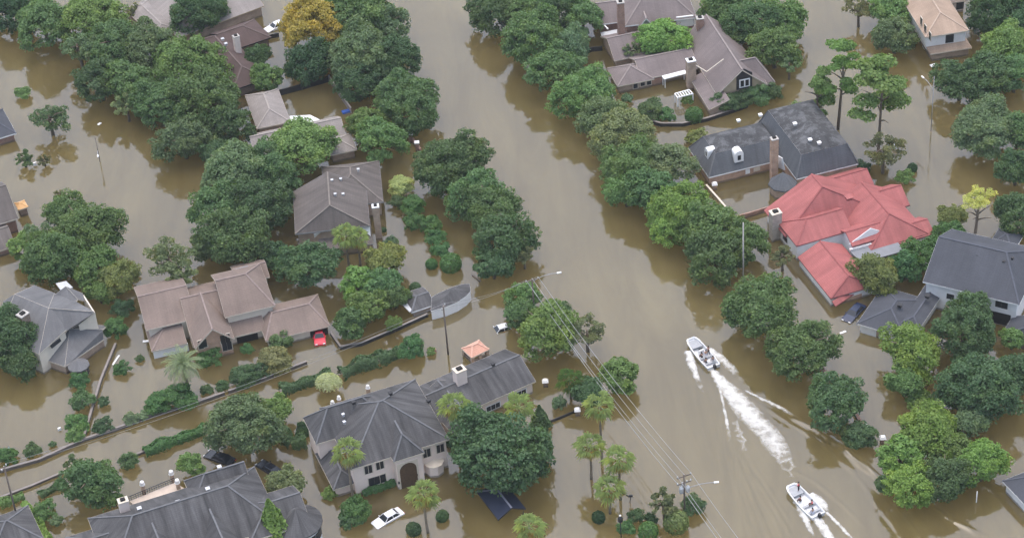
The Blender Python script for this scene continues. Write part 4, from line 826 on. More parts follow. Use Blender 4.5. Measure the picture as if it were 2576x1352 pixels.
# ------------------------------------------------------------------ trees: (x, y, radius, tint, label[, style])
GL, GM, GR, GY = 'trees along the left flooded street', 'trees along the main flooded street', 'trees beside the right side street', 'garden trees'
def trees(rows, group, **k):
    for r in rows:
        st = r[5] if len(r) > 5 else 'oak'; ex = r[6] if len(r) > 6 else {}
        tree(r[0], r[1], r[2], r[3], r[4], st, name=ex.pop('name', {'oak': 'oak_tree', 'sparse': 'thin_tree', 'pine': 'pine_tree', 'cone': 'cypress_tree', 'weep': 'weeping_tree'}.get(st, 'tree')), group=group, **{**k, **ex})
trees([
 (18, 22, 62, 'dd', 'dark green oak filling the top left corner'),
 (112, 62, 72, 'o', 'rounded oak second from the top left corner along the left street'),
 (232, 48, 74, 'm', 'mid-green oak left of the small brown bush by the grey roof'),
 (200, 128, 58, 'gg', 'greyish thin-leaved tree at the water edge of the left street row', 'sparse'),
 (290, 118, 72, 'o', 'oak behind the greyish thin tree, nearer the grey roof'),
 (252, 205, 62, 'd', 'dark oak overhanging brown water in the upper left row'),
 (382, 128, 74, 'gg', 'blue-green oak below the grey roof valley'),
 (330, 215, 64, 'o', 'oak leaning over the left street beside the pale patch of leaves'),
 (318, 268, 38, 'g', 'pale grey-green small tree at the water edge mid row', 'sparse'),
 (470, 165, 82, 'm', 'bright-topped oak just left of the dark brown roof'),
 (405, 265, 70, 'o', 'broad oak in the middle of the left street row, above water'),
 (512, 262, 92, 'o', 'largest oak of the left street row, below the dark brown roof'),
 (575, 320, 58, 'd', 'dark oak touching the grey-beige hip roof on its left'),
 (462, 352, 62, 'gg', 'oak at the lower end of the left street row over brown water'),
 (545, 385, 40, 'd', 'small dark oak between the left street row and the dense oak mass'),
 (588, 440, 82, 'gg', 'blue-green oak crowning the dense mass left of the charcoal roof'),
 (680, 425, 70, 'o', 'oak of the dense mass next to the charcoal roof ridge'),
 (548, 520, 66, 'o', 'oak on the street side of the dense mass, over the left street'),
 (655, 515, 76, 'd', 'dark oak pressed against the left wall of the charcoal-roofed house'),
 (590, 600, 82, 'd', 'lowest big dark oak of the dense mass above the brown roof'),
 (528, 618, 46, 'gg', 'small blue-green tree at the lower street edge of the dense mass'),
 (690, 640, 40, 'dd', 'very dark small tree between the dense mass and the brown roof'),
 (760, 372, 84, 'm', 'flat wide oak covering the pool house front roof', 'oak', {'flat': .75}),
], GL)
trees([
 (500, 26, 66, 'd', 'dark oak standing alone in front of the wide grey-beige roof'),
 (333, 30, 26, 'br', 'small reddish-brown bushy tree beside the grey roof', 'sparse'),
 (648, 140, 32, 'dd', 'dark round tree right of the dark brown roof'),
 (668, 198, 38, 'm', 'mid-green spreading tree at the yard corner behind the pool house'),
 (778, 160, 58, 'dd', 'very dark tree under the golden tree'),
 (788, 74, 82, 'y', 'golden yellow rounded tree, the only big yellow crown'),
 (895, 35, 86, 'o', 'tall oak right of the golden tree at the top'),
 (968, 65, 54, 'gg', 'blue-green oak bulging over the main street at the top'),
 (905, 140, 82, 'gg', 'dark oak behind the fenced yard, right of the golden tree'),
 (988, 150, 66, 'd', 'oak leaning over the main street above the fenced yard'),
 (902, 212, 52, 'd', 'dark oak just outside the corner of the fenced yard'),
 (1004, 235, 66, 'o', 'oak above the lone rounded oak on the left bank', 'oak'),
 (1035, 272, 70, 'o', 'rounded oak standing over water with a visible lower edge, left bank'),
 (925, 308, 48, 'm', 'yellow-green tree above the pool house right gable'),
 (958, 356, 62, 'm', 'olive-topped tree right of the pool house, above the charcoal roof'),
 (1135, 415, 84, 'd', 'dark oak by the fallen red brick wall in the left bank row'),
 (1196, 490, 66, 'o', 'oak second from the red brick wall in the left bank row'),
 (1232, 528, 72, 'o', 'wide oak right of the clipped bush row'),
 (1270, 600, 72, 'd', 'dark oak above the street lamp on the left bank'),
 (1240, 665, 44, 'd', 'small oak low in the left bank row near the brown bush'),
 (1318, 645, 30, 'br', 'reddish brown small bush beside the street lamp pole', 'sparse'),
], GM)
trees([
 (1232, 30, 62, 'd', 'dark oak at the top of the right bank'),
 (1322, 22, 58, 'o', 'oak at the top edge between the right bank and brick house'),
 (1400, 20, 64, 'd', 'dark oak left of the tall brick chimney'),
 (1466, 48, 52, 'o', 'oak touching the white gutter of the brick house'),
 (1340, 100, 78, 'o', 'big oak second down on the right bank'),
 (1432, 128, 56, 'gg', 'oak behind the dark fence near the taupe garage roof'),
 (1395, 172, 66, 'o', 'oak hanging over the right bank opposite the dark fence'),
 (1470, 238, 72, 'm', 'bright oak left of the courtyard with white pergola'),
 (1512, 295, 58, 'gg', 'blue-green oak in the right bank row beside the courtyard wall'),
 (1568, 345, 76, 'g', 'pale greyish oak next to the curved courtyard wall'),
 (1590, 420, 74, 'o', 'oak left of the mansard house over brown water'),
 (1672, 415, 66, 'g', 'greyish oak closest to the mansard house dormers'),
 (1575, 478, 52, 'm', 'small oak at the water edge of the right bank row'),
 (1640, 485, 66, 'o', 'oak left of the thin pale wall'),
 (1706, 530, 74, 'b', 'bright yellow-green oak of the right bank row'),
 (1672, 572, 50, 'b', 'low yellowish oak bough at the water edge'),
 (1782, 570, 72, 'o', 'oak by the red brick wall left of the red roof'),
 (1800, 648, 74, 'd', 'dark oak at the lower end of the unbroken right bank row'),
 (1872, 610, 58, 'o', 'oak around the concrete pole left of the red roof'),
 (1915, 772, 88, 'o', 'separate rounded oak between the concrete pole and the motorboats'),
 (2018, 880, 84, 'o', 'separate dome-shaped oak right of the first motorboat'),
 (2100, 1008, 72, 'd', 'dark oak on the narrow bank above the white wake line'),
], GM)
trees([
 (1672, 98, 60, 'b', 'bright yellow-green round tree between the brick house and the courtyard'),
 (1592, 128, 26, 'g', 'pale wispy tree on the taupe garage roof edge', 'sparse'),
 (1825, 25, 62, 'o', 'oak right of the brick house at the top edge'),
 (1890, 60, 70, 'o', 'large oak behind the taupe gable'),
 (1832, 92, 44, 'd', 'dark small oak behind the taupe ridge'),
 (1955, 52, 64, 'm', 'oak at the top beside the upper right water'),
 (1948, 125, 60, 'o', 'oak above the right wing of the taupe house'),
 (1985, 165, 34, 'gg', 'drooping thin tree right of the taupe house', 'sparse'),
 (2160, 25, 44, 'br', 'thin brown tree at the top beside the side street', 'sparse'),
 (2240, 28, 52, 'm', 'bright oak left of the tan roof at the top edge'),
 (2250, 90, 54, 'gg', 'oak hanging over brown water left of the tan-roofed house'),
 (2500, 28, 68, 'dd', 'darkest tree behind the tan-roofed house'),
 (2565, 60, 56, 'dd', 'dark tree at the top right corner'),
 (2532, 120, 62, 'm', 'lighter tree right of the tan-roofed house'),
 (2415, 205, 62, 'd', 'dark tree directly below the tan-roofed house'),
 (2478, 195, 66, 'd', 'dark tree in the middle of the clump below the tan house'),
 (2552, 190, 54, 'o', 'tree at the right edge of the clump below the tan house'),
 (2472, 322, 80, 'gg', 'wide blue-green oak in the water at the right edge', 'oak', {'flat': .8}),
 (2560, 330, 56, 'o', 'oak cut by the right edge beside the wide blue-green oak'),
 (2556, 425, 52, 'd', 'dark oak at the right edge above the pale yellow tree'),
 (2560, 540, 58, 'd', 'oak at the right edge below the pale yellow tree'),
 (2112, 168, 54, 'b', 'tall pine with a bare trunk rising behind the mansard house', 'pine', {'zc': 13}),
 (2060, 232, 46, 'm', 'narrow bright pine crown left of the bare pine trunk', 'pine', {'zc': 8}),
 (2215, 235, 88, 'm', 'largest spreading pine in the water right of the mansard house', 'pine', {'zc': 12}),
 (2222, 385, 56, 'br', 'brownish low thicket tree with white specks beside the side street', 'sparse'),
 (2458, 502, 50, 'py', 'pale yellow umbrella-shaped tree on a thin trunk', 'sparse', {'zc': 9, 'flat': .55, 'name': 'yellow_tree'}),
 (2392, 548, 36, 'ol', 'small yellow-topped tree beside the pale yellow umbrella tree'),
 (2388, 582, 34, 'lg', 'small bright green tree above the blue-grey roof'),
 (2198, 690, 56, 'ol', 'olive-brown round tree between the red roof and the white house'),
 (2278, 668, 44, 'lg', 'bright green leafy tree by the grey patio cover'),
 (2325, 640, 52, 'lg', 'bright green leafy tree beside the blue-grey gable'),
 (1968, 645, 36, 'br', 'brownish bush tree against the white wall of the red-roofed house', 'sparse'),
 (2425, 825, 82, 'd', 'dark oak in front of the white two-storey wall'),
 (2290, 880, 72, 'b', 'bright green tree hiding the garage door'),
 (2275, 960, 44, 'm', 'small tree below the bright garage tree'),
 (2465, 975, 92, 'd', 'big dark oak at the right below the white house'),
 (2548, 950, 66, 'd', 'dark oak at the right edge below the brick porch'),
 (2545, 850, 30, 'm', 'small green tree in front of the brick porch wall'),
 (2340, 1085, 72, 'b', 'top crown of the brightest green trees in the lower right'),
 (2265, 1140, 54, 'b', 'bright green left crown in the lower right clump'),
 (2290, 1220, 60, 'b', 'bright green crown lowest over the water, lower right clump'),
 (2375, 1205, 62, 'd', 'dark crown in the middle of the lower right clump'),
 (2468, 1165, 58, 'b', 'bright green right crown in the lower right clump'),
 (2400, 1130, 50, 'm', 'mid-green crown behind the visible trunk in the lower right clump'),
 (2440, 1060, 46, 'gg', 'greyish green tree between the dark oak and the bright clump'),
 (2225, 1215, 26, 'd', 'small dark tree at the left foot of the lower right clump'),
], GR)
trees([
 (58, 238, 20, 'm', 'small round tree alone in the left street water', 'bush'),
 (126, 305, 60, 'd', 'ragged tree standing in open water near the blue roof', 'sparse', {'zc': 3.0}),
 (62, 404, 30, 'd', 'low scrubby tree with a white speck below the blue roof', 'sparse', {'zc': 1.4}),
 (112, 406, 20, 'br', 'low brown scrub beside the scrubby tree', 'sparse', {'zc': 1.0}),
 (165, 530, 50, 'o', 'upper crown of the spreading trees left of the street'),
 (150, 490, 16, 'br', 'brown twiggy tip above the spreading trees', 'sparse'),
 (222, 585, 82, 'o', 'widest of the spreading trees, nearest the left street'),
 (105, 600, 52, 'gg', 'open crown of the spreading trees near the charcoal roof', 'sparse'),
 (140, 650, 74, 'o', 'middle of the spreading trees above the grey house'),
 (232, 672, 60, 'm', 'lower crown of the spreading trees near the grey house ridge'),
 (62, 620, 40, 'm', 'left tip of the spreading trees beside the brick base'),
 (296, 700, 50, 'ol', 'yellowish tree right of the grey house ridge'),
 (250, 732, 34, 'm', 'small tree touching the grey house ridge end'),
 (428, 660, 72, 'g', 'see-through pale tree above the brown roof', 'sparse'),
 (455, 700, 44, 'g', 'small pale tree at the brown roof edge', 'sparse'),
 (28, 850, 76, 'd', 'dark oak at the left edge in front of the grey house'),
 (52, 910, 46, 'd', 'lower dark bough at the left edge by the round corner room'),
 (778, 668, 66, 'd', 'dark rounded tree between the two left palms and the brown garage'),
 (970, 655, 48, 'ol', 'olive top of the leafy clump below the twin palms'),
 (898, 712, 46, 'b', 'bright crown at the left of the leafy clump'),
 (958, 715, 46, 'o', 'middle crown of the leafy clump'),
 (992, 745, 34, 'o', 'right crown of the leafy clump'),
 (925, 772, 48, 'm', 'lower middle crown of the leafy clump'),
 (880, 812, 42, 'o', 'lowest crown of the leafy clump beside the red car'),
 (990, 812, 20, 'm', 'small tree by the black wall near the pavilion'),
 (612, 1072, 88, 'gg', 'large oak between the lane and the mansion'),
 (692, 1030, 40, 'm', 'lighter small tree at the right of the large lane oak'),
 (232, 1218, 68, 'o', 'rounded oak left of the terrace behind the large slate roof'),
 (190, 1180, 40, 'gg', 'thin tree at the lane wall beside the rounded terrace oak', 'sparse'),
 (478, 1166, 32, 'm', 'small tree behind the large slate roof by the black car'),
 (720, 1216, 44, 'g', 'white-flowered small tree beside the black car'),
 (1250, 1142, 116, 'd', 'biggest dark oak, in front of the mansion right wing'),
 (1330, 1122, 50, 'd', 'right bough of the biggest dark oak over open water'),
 (692, 1330, 44, 'b', 'pale green pointed cypress in front of the large slate roof', 'cone', {'name': 'cypress_tree', 'zc': 4.5}),
 (1358, 1050, 20, 'd', 'thin dark pointed cypress right of the mansion wing', 'cone', {'name': 'cypress_tree'}),
 (1556, 942, 48, 'm', 'round clipped tree right of the power lines'),
 (1480, 985, 40, 'd', 'dark bushy tree under the power lines', 'oak'),
 (1380, 828, 74, 'm', 'bushy tree under the power lines near the half-sunk white car'),
 (1476, 838, 52, 'br', 'brownish bushy tree right of the one under the power lines', 'sparse'),
 (1318, 742, 38, 'm', 'leafy bush at the foot of the upper utility pole'),
 (1305, 785, 40, 'o', 'leafy bush left of the one under the power lines'),
 (1402, 785, 34, 'd', 'dark bush top against the main street'),
 (1670, 1268, 46, 'br', 'brownish loose tree left of the transformer pole', 'sparse'),
 (825, 958, 34, 's', 'silvery weeping tree beside the lane hedge', 'weep'),
], GY)
def shrubs(rows, group='shrubs and bushes'):
    for r in rows:
        ex = r[6] if len(r) > 6 else {}
        shrub(r[0], r[1], r[2], r[3], r[4], r[5] if len(r) > 5 else 'bush', group=group, **ex)
shrubs([
 (310, 778, 29, 'dd', 'dark round bush right of the grey house'),
 (290, 828, 30, 'lg', 'bright green bush below the dark round one by the grey house'),
 (308, 926, 21, 'lg', 'round bush alone in the flooded yard below the brown house'),
 (352, 902, 10, 'd', 'tiny bush in the flooded yard'),
 (262, 1012, 15, 'd', 'small bush right of the crossing wall'),
 (262, 1070, 25, 'd', 'dark bush in the corner of the crossing wall and lane wall'),
 (202, 960, 26, 'lg', 'bush at the upper end of the crossing wall'),
 (208, 1010, 30, 'o', 'bush midway along the crossing wall'),
 (190, 1065, 30, 'lg', 'bush at the lower end of the crossing wall'),
 (188, 1098, 24, 'm', 'lighter bush just above the lane wall'),
 (82, 1135, 21, 'd', 'dark bush on the lane wall near the left pole'),
 (15, 1150, 26, 'lg', 'bush at the left edge above the lane wall'),
 (132, 1118, 10, 'd', 'thin shrub between two bushes on the lane wall', 'bush'),
 (400, 1018, 34, 'lg', 'left half of the big bush beside the feather palm'),
 (445, 1004, 42, 'lg', 'right half of the big bush beside the feather palm'),
 (330, 1056, 20, 'g', 'grey shrub on the lane wall'),
 (360, 1046, 16, 'g', 'small grey shrub next to the grey shrub on the lane wall'),
 (520, 980, 16, 'd', 'small round bush on the wall right of the feather palm'),
 (558, 972, 18, 'd', 'second small round bush on the wall right of the feather palm'),
 (610, 950, 32, 'd', 'dark bush on the lane wall below the brown garage'),
 (650, 935, 28, 'd', 'dark bush next to the loose brown shrub'),
 (692, 908, 40, 'br', 'loose brownish shrub below the brown garage'),
 (705, 862, 30, 'o', 'shrub against the brown garage door'),
 (530, 900, 30, 'lg', 'shrub in front of the brick gable'),
 (620, 878, 18, 'lg', 'low shrub under the dark porch of the brown house'),
 (1010, 470, 30, 'l', 'yellow-green spiky bush right of the charcoal roof'),
 (1000, 510, 22, 'd', 'dark low bush below the yellow-green spiky bush'),
 (1040, 520, 30, 'lg', 'top bush of the clipped row'),
 (1042, 562, 28, 'lg', 'yellow-flecked bush in the clipped row'),
 (1078, 565, 27, 'lg', 'bush right of the yellow-flecked one in the clipped row'),
 (1094, 600, 28, 'lg', 'middle bush of the clipped row'),
 (1108, 632, 25, 'lg', 'bush above the lowest ball in the clipped row'),
 (1134, 662, 28, 'lg', 'biggest ball at the end of the clipped row', 'ball'),
 (1085, 664, 15, 'lg', 'little ball left of the biggest clipped ball', 'ball'),
 (1044, 724, 15, 'd', 'dark ball between the leafy clump and the pavilion', 'ball'),
 (984, 608, 15, 'gg', 'small blue-green bush by the side chimney', 'bush'),
 (964, 578, 8, 'dd', 'tiny dark ball beside the side chimney', 'ball'),
 (1638, 280, 34, 'd', 'oval dark bush in the courtyard', 'bush'),
 (1672, 292, 24, 'lg', 'bright bush touching the oval dark one in the courtyard', 'bush'),
 (1745, 291, 23, 'lg', 'round pale bush by the courtyard wall', 'ball'),
 (1578, 248, 14, 'gg', 'small blue-green bush at the left end of the courtyard'),
 (1728, 250, 15, 'm', 'bush under the white pergola'),
 (1822, 262, 34, 'd', 'dark bush below the black gable window, left'),
 (1862, 252, 30, 'd', 'dark bush below the black gable window'),
 (1905, 242, 30, 'o', 'bush below the right slope of the black-window gable'),
 (1940, 232, 26, 'd', 'bush at the right corner of the taupe house'),
 (2294, 423, 13, 'dd', 'dark clipped ball in the side street water', 'ball'),
 (2277, 446, 22, 'm', 'pale bush left of the dark clipped ball'),
 (2168, 424, 22, 'dd', 'dark bush at the right corner of the mansard house'),
 (2002, 275, 18, 'm', 'bush tip above the mansard roof'),
 (1755, 345, 26, 'ol', 'olive bush at the left corner of the mansard house'),
 (2165, 1098, 40, 'd', 'round bush behind the white statue by the side street', 'bush'),
 (2135, 1090, 24, 'ol', 'yellowish bush left of the white statue'),
 (2305, 1000, 30, 'm', 'bush on the low wall by the side street'),
 (2335, 1010, 24, 'd', 'dark bush right of the one on the low wall'),
 (893, 1285, 38, 'lg', 'big bushy shrub left of the silver car'),
 (880, 1305, 28, 'd', 'darker lower part bush left of the silver car'),
 (830, 1240, 18, 'm', 'small shrub at the corner of the low mansion wing'),
 (1040, 1330, 20, 'd', 'clipped ball in the water left of the front palm', 'ball'),
 (1112, 1297, 17, 'dd', 'clipped ball right of the front palm', 'ball'),
 (1505, 1300, 17, 'dd', 'clipped ball under the tallest palm group', 'ball'),
 (1575, 1330, 22, 'lg', 'bush at the bottom edge right of the palm group', 'bush'),
 (1600, 1300, 22, 'd', 'dark bush above the two at the bottom edge', 'bush'),
 (1630, 1336, 26, 'lg', 'bright ball at the bottom edge', 'ball'),
 (1640, 1305, 16, 'dd', 'dark little bush between bright ball and brownish tree'),
 (1700, 1312, 33, 'ol', 'yellow-olive ball below the transformer pole', 'ball'),
 (1742, 1275, 32, 'd', 'dark loose bush at the foot of the transformer pole', 'bush'),
 (1405, 1016, 19, 'gg', 'blue-green column bush by the gate', 'bush', {'flat': 1.3}),
 (762, 1082, 19, 'dd', 'dark cone bush at the left corner of the mansion', 'bush', {'flat': 1.5}),
 (322, 1162, 26, 'd', 'bush on the lane hedge end left of the large lane oak'),
 (1038, 878, 34, 'lg', 'bright bush at the end of the lane hedge'),
 (115, 1285, 30, 'm', 'bush right of the bright diagonal hedge'),
 (140, 1310, 18, 'gg', 'low bush beside the bright diagonal hedge'),
 (1560, 1232, 10, 'd', 'small weedy tuft at the palm group'),
 (1085, 885, 12, 'm', 'tiny shrub by the lane pole'),
])
# hedges
hedge([(708, 992), (775, 968), (836, 953)], 1.6, 1.6, 'd', 'clipped hedge from the large lane oak to the silvery tree', 1)
hedge([(858, 950), (900, 930), (950, 917), (1005, 893)], 2.0, 1.9, 'd', 'clipped hedge along the lane between the silvery tree and bright bush', 2)
hedge([(365, 1143), (430, 1118), (520, 1084)], 1.7, 1.3, 'lg', 'low clipped hedge on the lane side below the feather palm', 3)
hedge([(700, 1085), (735, 1125), (770, 1118)], 2.0, 1.8, 'd', 'dark hedge between the large lane oak and the mansion', 4)
hedge([(62, 1270), (92, 1315), (125, 1365)], 1.3, 1.1, 'b', 'bright diagonal hedge beside the corner roof', 5)
hedge([(912, 1242), (960, 1228), (990, 1215)], 1.3, 1.0, 'lg', 'low hedge under the mansion front windows', 6)
hedge([(0, 1275), (30, 1262), (60, 1250)], 1.3, 1.0, 'm', 'short lane hedge at the left edge by the pole', 7)
hedge([(100, 1250), (135, 1232), (165, 1215)], 1.3, .9, 'd', 'dark lane hedge left of the rounded terrace oak', 8)
# palms
for a in (((850, 592), (878, 672), None, 31, 'l', 'left one of the twin palms before the charcoal roof'), ((903, 597), (907, 668), None, 28, 'l', 'right one of the twin palms before the charcoal roof'),
          ((1140, 1018), None, 8.5, 37, 'l', 'palm rising in front of the mansion right wing'), ((872, 1135), None, 9.5, 36, 'l', 'palm rising in front of the mansion left corner'),
          ((1304, 1022), None, 7.0, 36, 'l', 'palm behind the biggest dark oak'), ((1060, 1240), (1076, 1338), None, 38, 'l', 'palm beside the silver car'),
          ((1430, 955), (1436, 1002), None, 31, 'm', 'short palm by the gate, topmost of the street palms'), ((1495, 1020), (1514, 1165), None, 36, 'l', 'second palm down the street verge'),
          ((1471, 1120), (1487, 1203), None, 35, 'l', 'palm left of the verge palm pair'), ((1548, 1155), (1560, 1255), None, 36, 'l', 'palm right of the verge palm pair'),
          ((1520, 1228), (1534, 1290), None, 37, 'l', 'lowest palm of the verge group'), ((1330, 1322), None, 8.0, 36, 'l', 'palm at the bottom edge below the blue canopy')):
    palm(*a)
palm((462, 915), (474, 988), None, 52, 'g', 'feather-leaved date palm in the flooded yard', True)
# ------------------------------------------------------------------ garden walls and fences
def wall(path, h, t, mat, name, label, cat, cap=None, posts=None, z=0.0, post_every=0, cover=None):
    """path: pixels of the foot of the wall at water level"""
    pts = [P(*q) for q in path]; o = pts[0].copy(); root = empty(name, o, label, cat); m = MB(); cm = MB()
    left = []; n = len(pts)
    for i in range(n):                    # mitred so one continuous body
        d0 = (pts[i] - pts[i - 1]).normalized() if i else (pts[1] - pts[0]).normalized(); d1 = (pts[i + 1] - pts[i]).normalized() if i < n - 1 else d0
        d = (d0 + d1).normalized(); left.append(Vector((-d.y, d.x, 0)) / max(.5, d.dot(d0)))
    def strip(mb, w, za, zb):
        A = [p - o + l * w / 2 for p, l in zip(pts, left)]; B = [p - o - l * w / 2 for p, l in zip(pts, left)]; Z = lambda v, k: Vector((v.x, v.y, k)); V = []
        for a, b in zip(A, B): V += [Z(a, za), Z(b, za), Z(b, zb), Z(a, zb)]
        F = [(0, 1, 2, 3), tuple((n - 1) * 4 + k for k in (3, 2, 1, 0))] + [(i * 4 + k, (i + 1) * 4 + k, (i + 1) * 4 + (k + 1) % 4, i * 4 + (k + 1) % 4) for i in range(n - 1) for k in range(4)]
        mb.add(V, F)
    strip(m, t, -1.2, h); m.build('panel', mat, root)
    if cap: strip(cm, t + .1, h, h + .1); cm.build('coping', cap, root)
    if post_every:
        for a, b in zip(pts, pts[1:]):
            k = max(1, int((b - a).length / post_every))
            for j in range(k + 1):
                q = a.lerp(b, j / k) - o; m = MB(); m.box((q.x, q.y, (h + .12 - 1) / 2), (t + .14, t + .14, h + .12 + 1)); pm = m.build('post', posts or mat, root)
    return root
GW = mat_plain('grey_garden_wall', (.14, .12, .105), .9, .3, 1.5); BK = mat_plain('black_fence', (.035, .033, .032), .8, .3, 1.5); GCAP = mat_plain('wall_coping', (.22, .195, .175), .9, .2, 1.5)
wall([(-15, 1192), (100, 1160), (210, 1110), (300, 1080), (385, 1048), (500, 1014), (565, 992)], .55, .28, GW, 'garden_wall', 'long grey garden wall on the far side of the lane, lower left', 'wall', GCAP)
wall([(575, 988), (640, 966), (730, 930), (772, 914)], .5, .28, GW, 'garden_wall', 'continuing lane wall below the brown garage, by the loose brown shrub', 'wall', GCAP)
wall([(292, 870), (255, 960), (225, 1060), (212, 1106)], .6, .26, GW, 'garden_wall', 'crossing wall between the grey house yard and the feather palm yard', 'wall', GCAP)
wall([(832, 842), (857, 878), (910, 869), (1000, 831), (1076, 796)], .65, .22, BK, 'garden_wall', 'black wall from the red car garage to the pavilion', 'wall', GCAP)
wall([(-10, 1258), (80, 1224), (170, 1186), (240, 1166)], .35, .25, GW, 'garden_wall', 'lane-side wall left of the rounded terrace oak', 'wall', GCAP)
wall([(300, 1160), (350, 1143), (430, 1112), (515, 1082)], .35, .25, GW, 'garden_wall', 'lane-side wall behind the low clipped hedge', 'wall', GCAP)
wall([(694, 243), (760, 226), (829, 205)], 1.25, .14, BK, 'yard_fence', 'black fence along the back of the flooded pool yard', 'fence', None, GREYT, post_every=5)
wall([(829, 205), (856, 245), (884, 285)], 1.15, .14, mat_plain('weathered_wood', (.3, .25, .22), .9, .2, 2), 'yard_fence', 'weathered wooden fence down the right side of the pool yard', 'fence', CREAMT)
wall([(606, 118), (650, 105), (702, 93)], .9, .14, BK, 'yard_fence', 'short black fence from the dark brown roof to the golden tree', 'fence')
wall([(1032, 348), (1042, 362), (1058, 384)], .9, .4, BRICKR, 'brick_wall', 'short red brick wall with white caps on the left bank', 'wall', None)
for x, y in ((1033, 345), (1049, 367)):
    p = P(x, y, 1.05); m = MB(); m.box((0, 0, .35), (.62, .62, 2.7)); r = empty('brick_pillar', (p.x, p.y, 0), 'upper white-capped pillar of the short red brick wall' if y < 350 else 'lower white-capped pillar of the short red brick wall', 'pillar'); m.build('shaft', BRICKR, r); m = MB(); m.box((0, 0, 1.8), (.85, .85, .22)); m.build('cap', WHITE, r)
wall([(1466, 138), (1490, 130), (1515, 128)], 1.0, .14, BK, 'yard_fence', 'dark fence at the left end of the taupe garage roof', 'fence')
wall([(1592, 285), (1622, 306), (1662, 318), (1716, 318), (1778, 305), (1830, 288), (1880, 270)], .7, .3, BK, 'courtyard_wall', 'dark curved wall round the courtyard of the taupe house', 'wall', GCAP)
wall([(1776, 472), (1808, 508), (1842, 548)], .6, .22, mat_plain('pale_wall', (.42, .36, .24), .9, .15), 'garden_wall', 'thin pale yellowish wall below the mansard house', 'wall', CREAMT)
wall([(1845, 556), (1890, 544), (1934, 530)], .95, .25, BRICKR, 'brick_wall', 'red brick wall between the pale wall and the red roof', 'wall', None)
wall([(1846, 556), (1862, 580), (1872, 600)], .95, .25, BRICKR, 'brick_wall', 'red brick return wall going down behind the concrete pole', 'wall', None)
wall([(2064, 925), (2090, 960)], .4, .4, BRICKR, 'brick_wall', 'low red brick wall between the two separate bank oaks', 'wall', BRICKR)
wall([(2142, 1030), (2165, 1066), (2182, 1078)], .45, .4, BRICKR, 'brick_wall', 'low red brick wall beside the round bush with the statue', 'wall', BRICKR)
wall([(2282, 985), (2298, 1010), (2340, 1052)], .35, .35, GW, 'garden_wall', 'low kerb-like wall along the side street before the bright trees', 'wall', GCAP)
wall([(1380, 1064), (1420, 1048), (1448, 1036)], .5, .14, BLACKM, 'gate', 'low dark gate between two pillars near the street palms', 'gate')
for x, y, lab, mt in ((1372, 1062, 'pinkish gate pillar at the left end of the low dark gate', STUCCO), (1452, 1030, 'white-capped gate pillar at the right end of the low dark gate', BRICKB), (2083, 946, 'white-capped pillar at the low wall between the bank oaks', BRICKR),
                      (2175, 1072, 'white-capped pillar at the low wall above the round bush', BRICKR), (2220, 1100, 'white-capped pillar right of the round bush', BRICKR), (1797, 463, 'white-topped pillar at the left corner of the mansard house', BRICKO), (1832, 541, 'white block at the corner of the pale and red walls', BRICKR), (2292, 985, 'grey pillar at the head of the low kerb-like wall', CONC),
                      (1371, 958, 'white cube-like gate post at the end of the mansion wing', BRICKB)):
    p = P(x, y, 1.0); r = empty('gate_pillar', (p.x, p.y, 0), lab, 'pillar'); m = MB(); m.box((0, 0, 0), (.7, .7, 2)); m.build('shaft', mt, r); m = MB(); m.hexa([(-.48, -.48, 1), (.48, -.48, 1), (.48, .48, 1), (-.48, .48, 1)], [(-.25, -.25, 1.35), (.25, -.25, 1.35), (.25, .25, 1.35), (-.25, .25, 1.35)]); m.build('cap', WHITE, r)
for x, y, lab in ((925, 973, 'white ball-topped garden pillar behind the mansion ridge'), (836, 1012, 'white ball-topped garden pillar behind the mansion left roof'), (852, 1000, 'small white urn pillar under the silvery tree')):
    p = P(x, y, 1.2); r = empty('garden_pillar', (p.x, p.y, 0), lab, 'pillar'); m = MB(); m.box((0, 0, 0), (.6, .6, 2)); m.build('shaft', BRICKT, r); m = MB(); m.lathe([(.36, 1), (.36, 1.08), (.12, 1.15), (.28, 1.35), (.26, 1.55), (.06, 1.7)], (0, 0, 0), 12); m.build('urn', WHITE, r, True)
p = P(2150, 1080, 1.6); r = empty('statue', (p.x, p.y, 0), 'white statue-like ornament above the round bush by the side street', 'statue'); m = MB(); m.lathe([(.45, -1), (.45, .6), (.25, .7), (.42, 1.3), (.5, 1.7), (.25, 1.95), (.28, 2.2), (.06, 2.45)], (0, 0, 0), 10); m.build('figure', WHITE, r, True); m = MB(); m.box((.45, .1, 1.75), (.7, .22, .22), Vector((.85, 0, .5)).normalized(), Vector((0, 1, 0)), Vector((-.5, 0, .85)).normalized()); m.build('arm', WHITE, r)

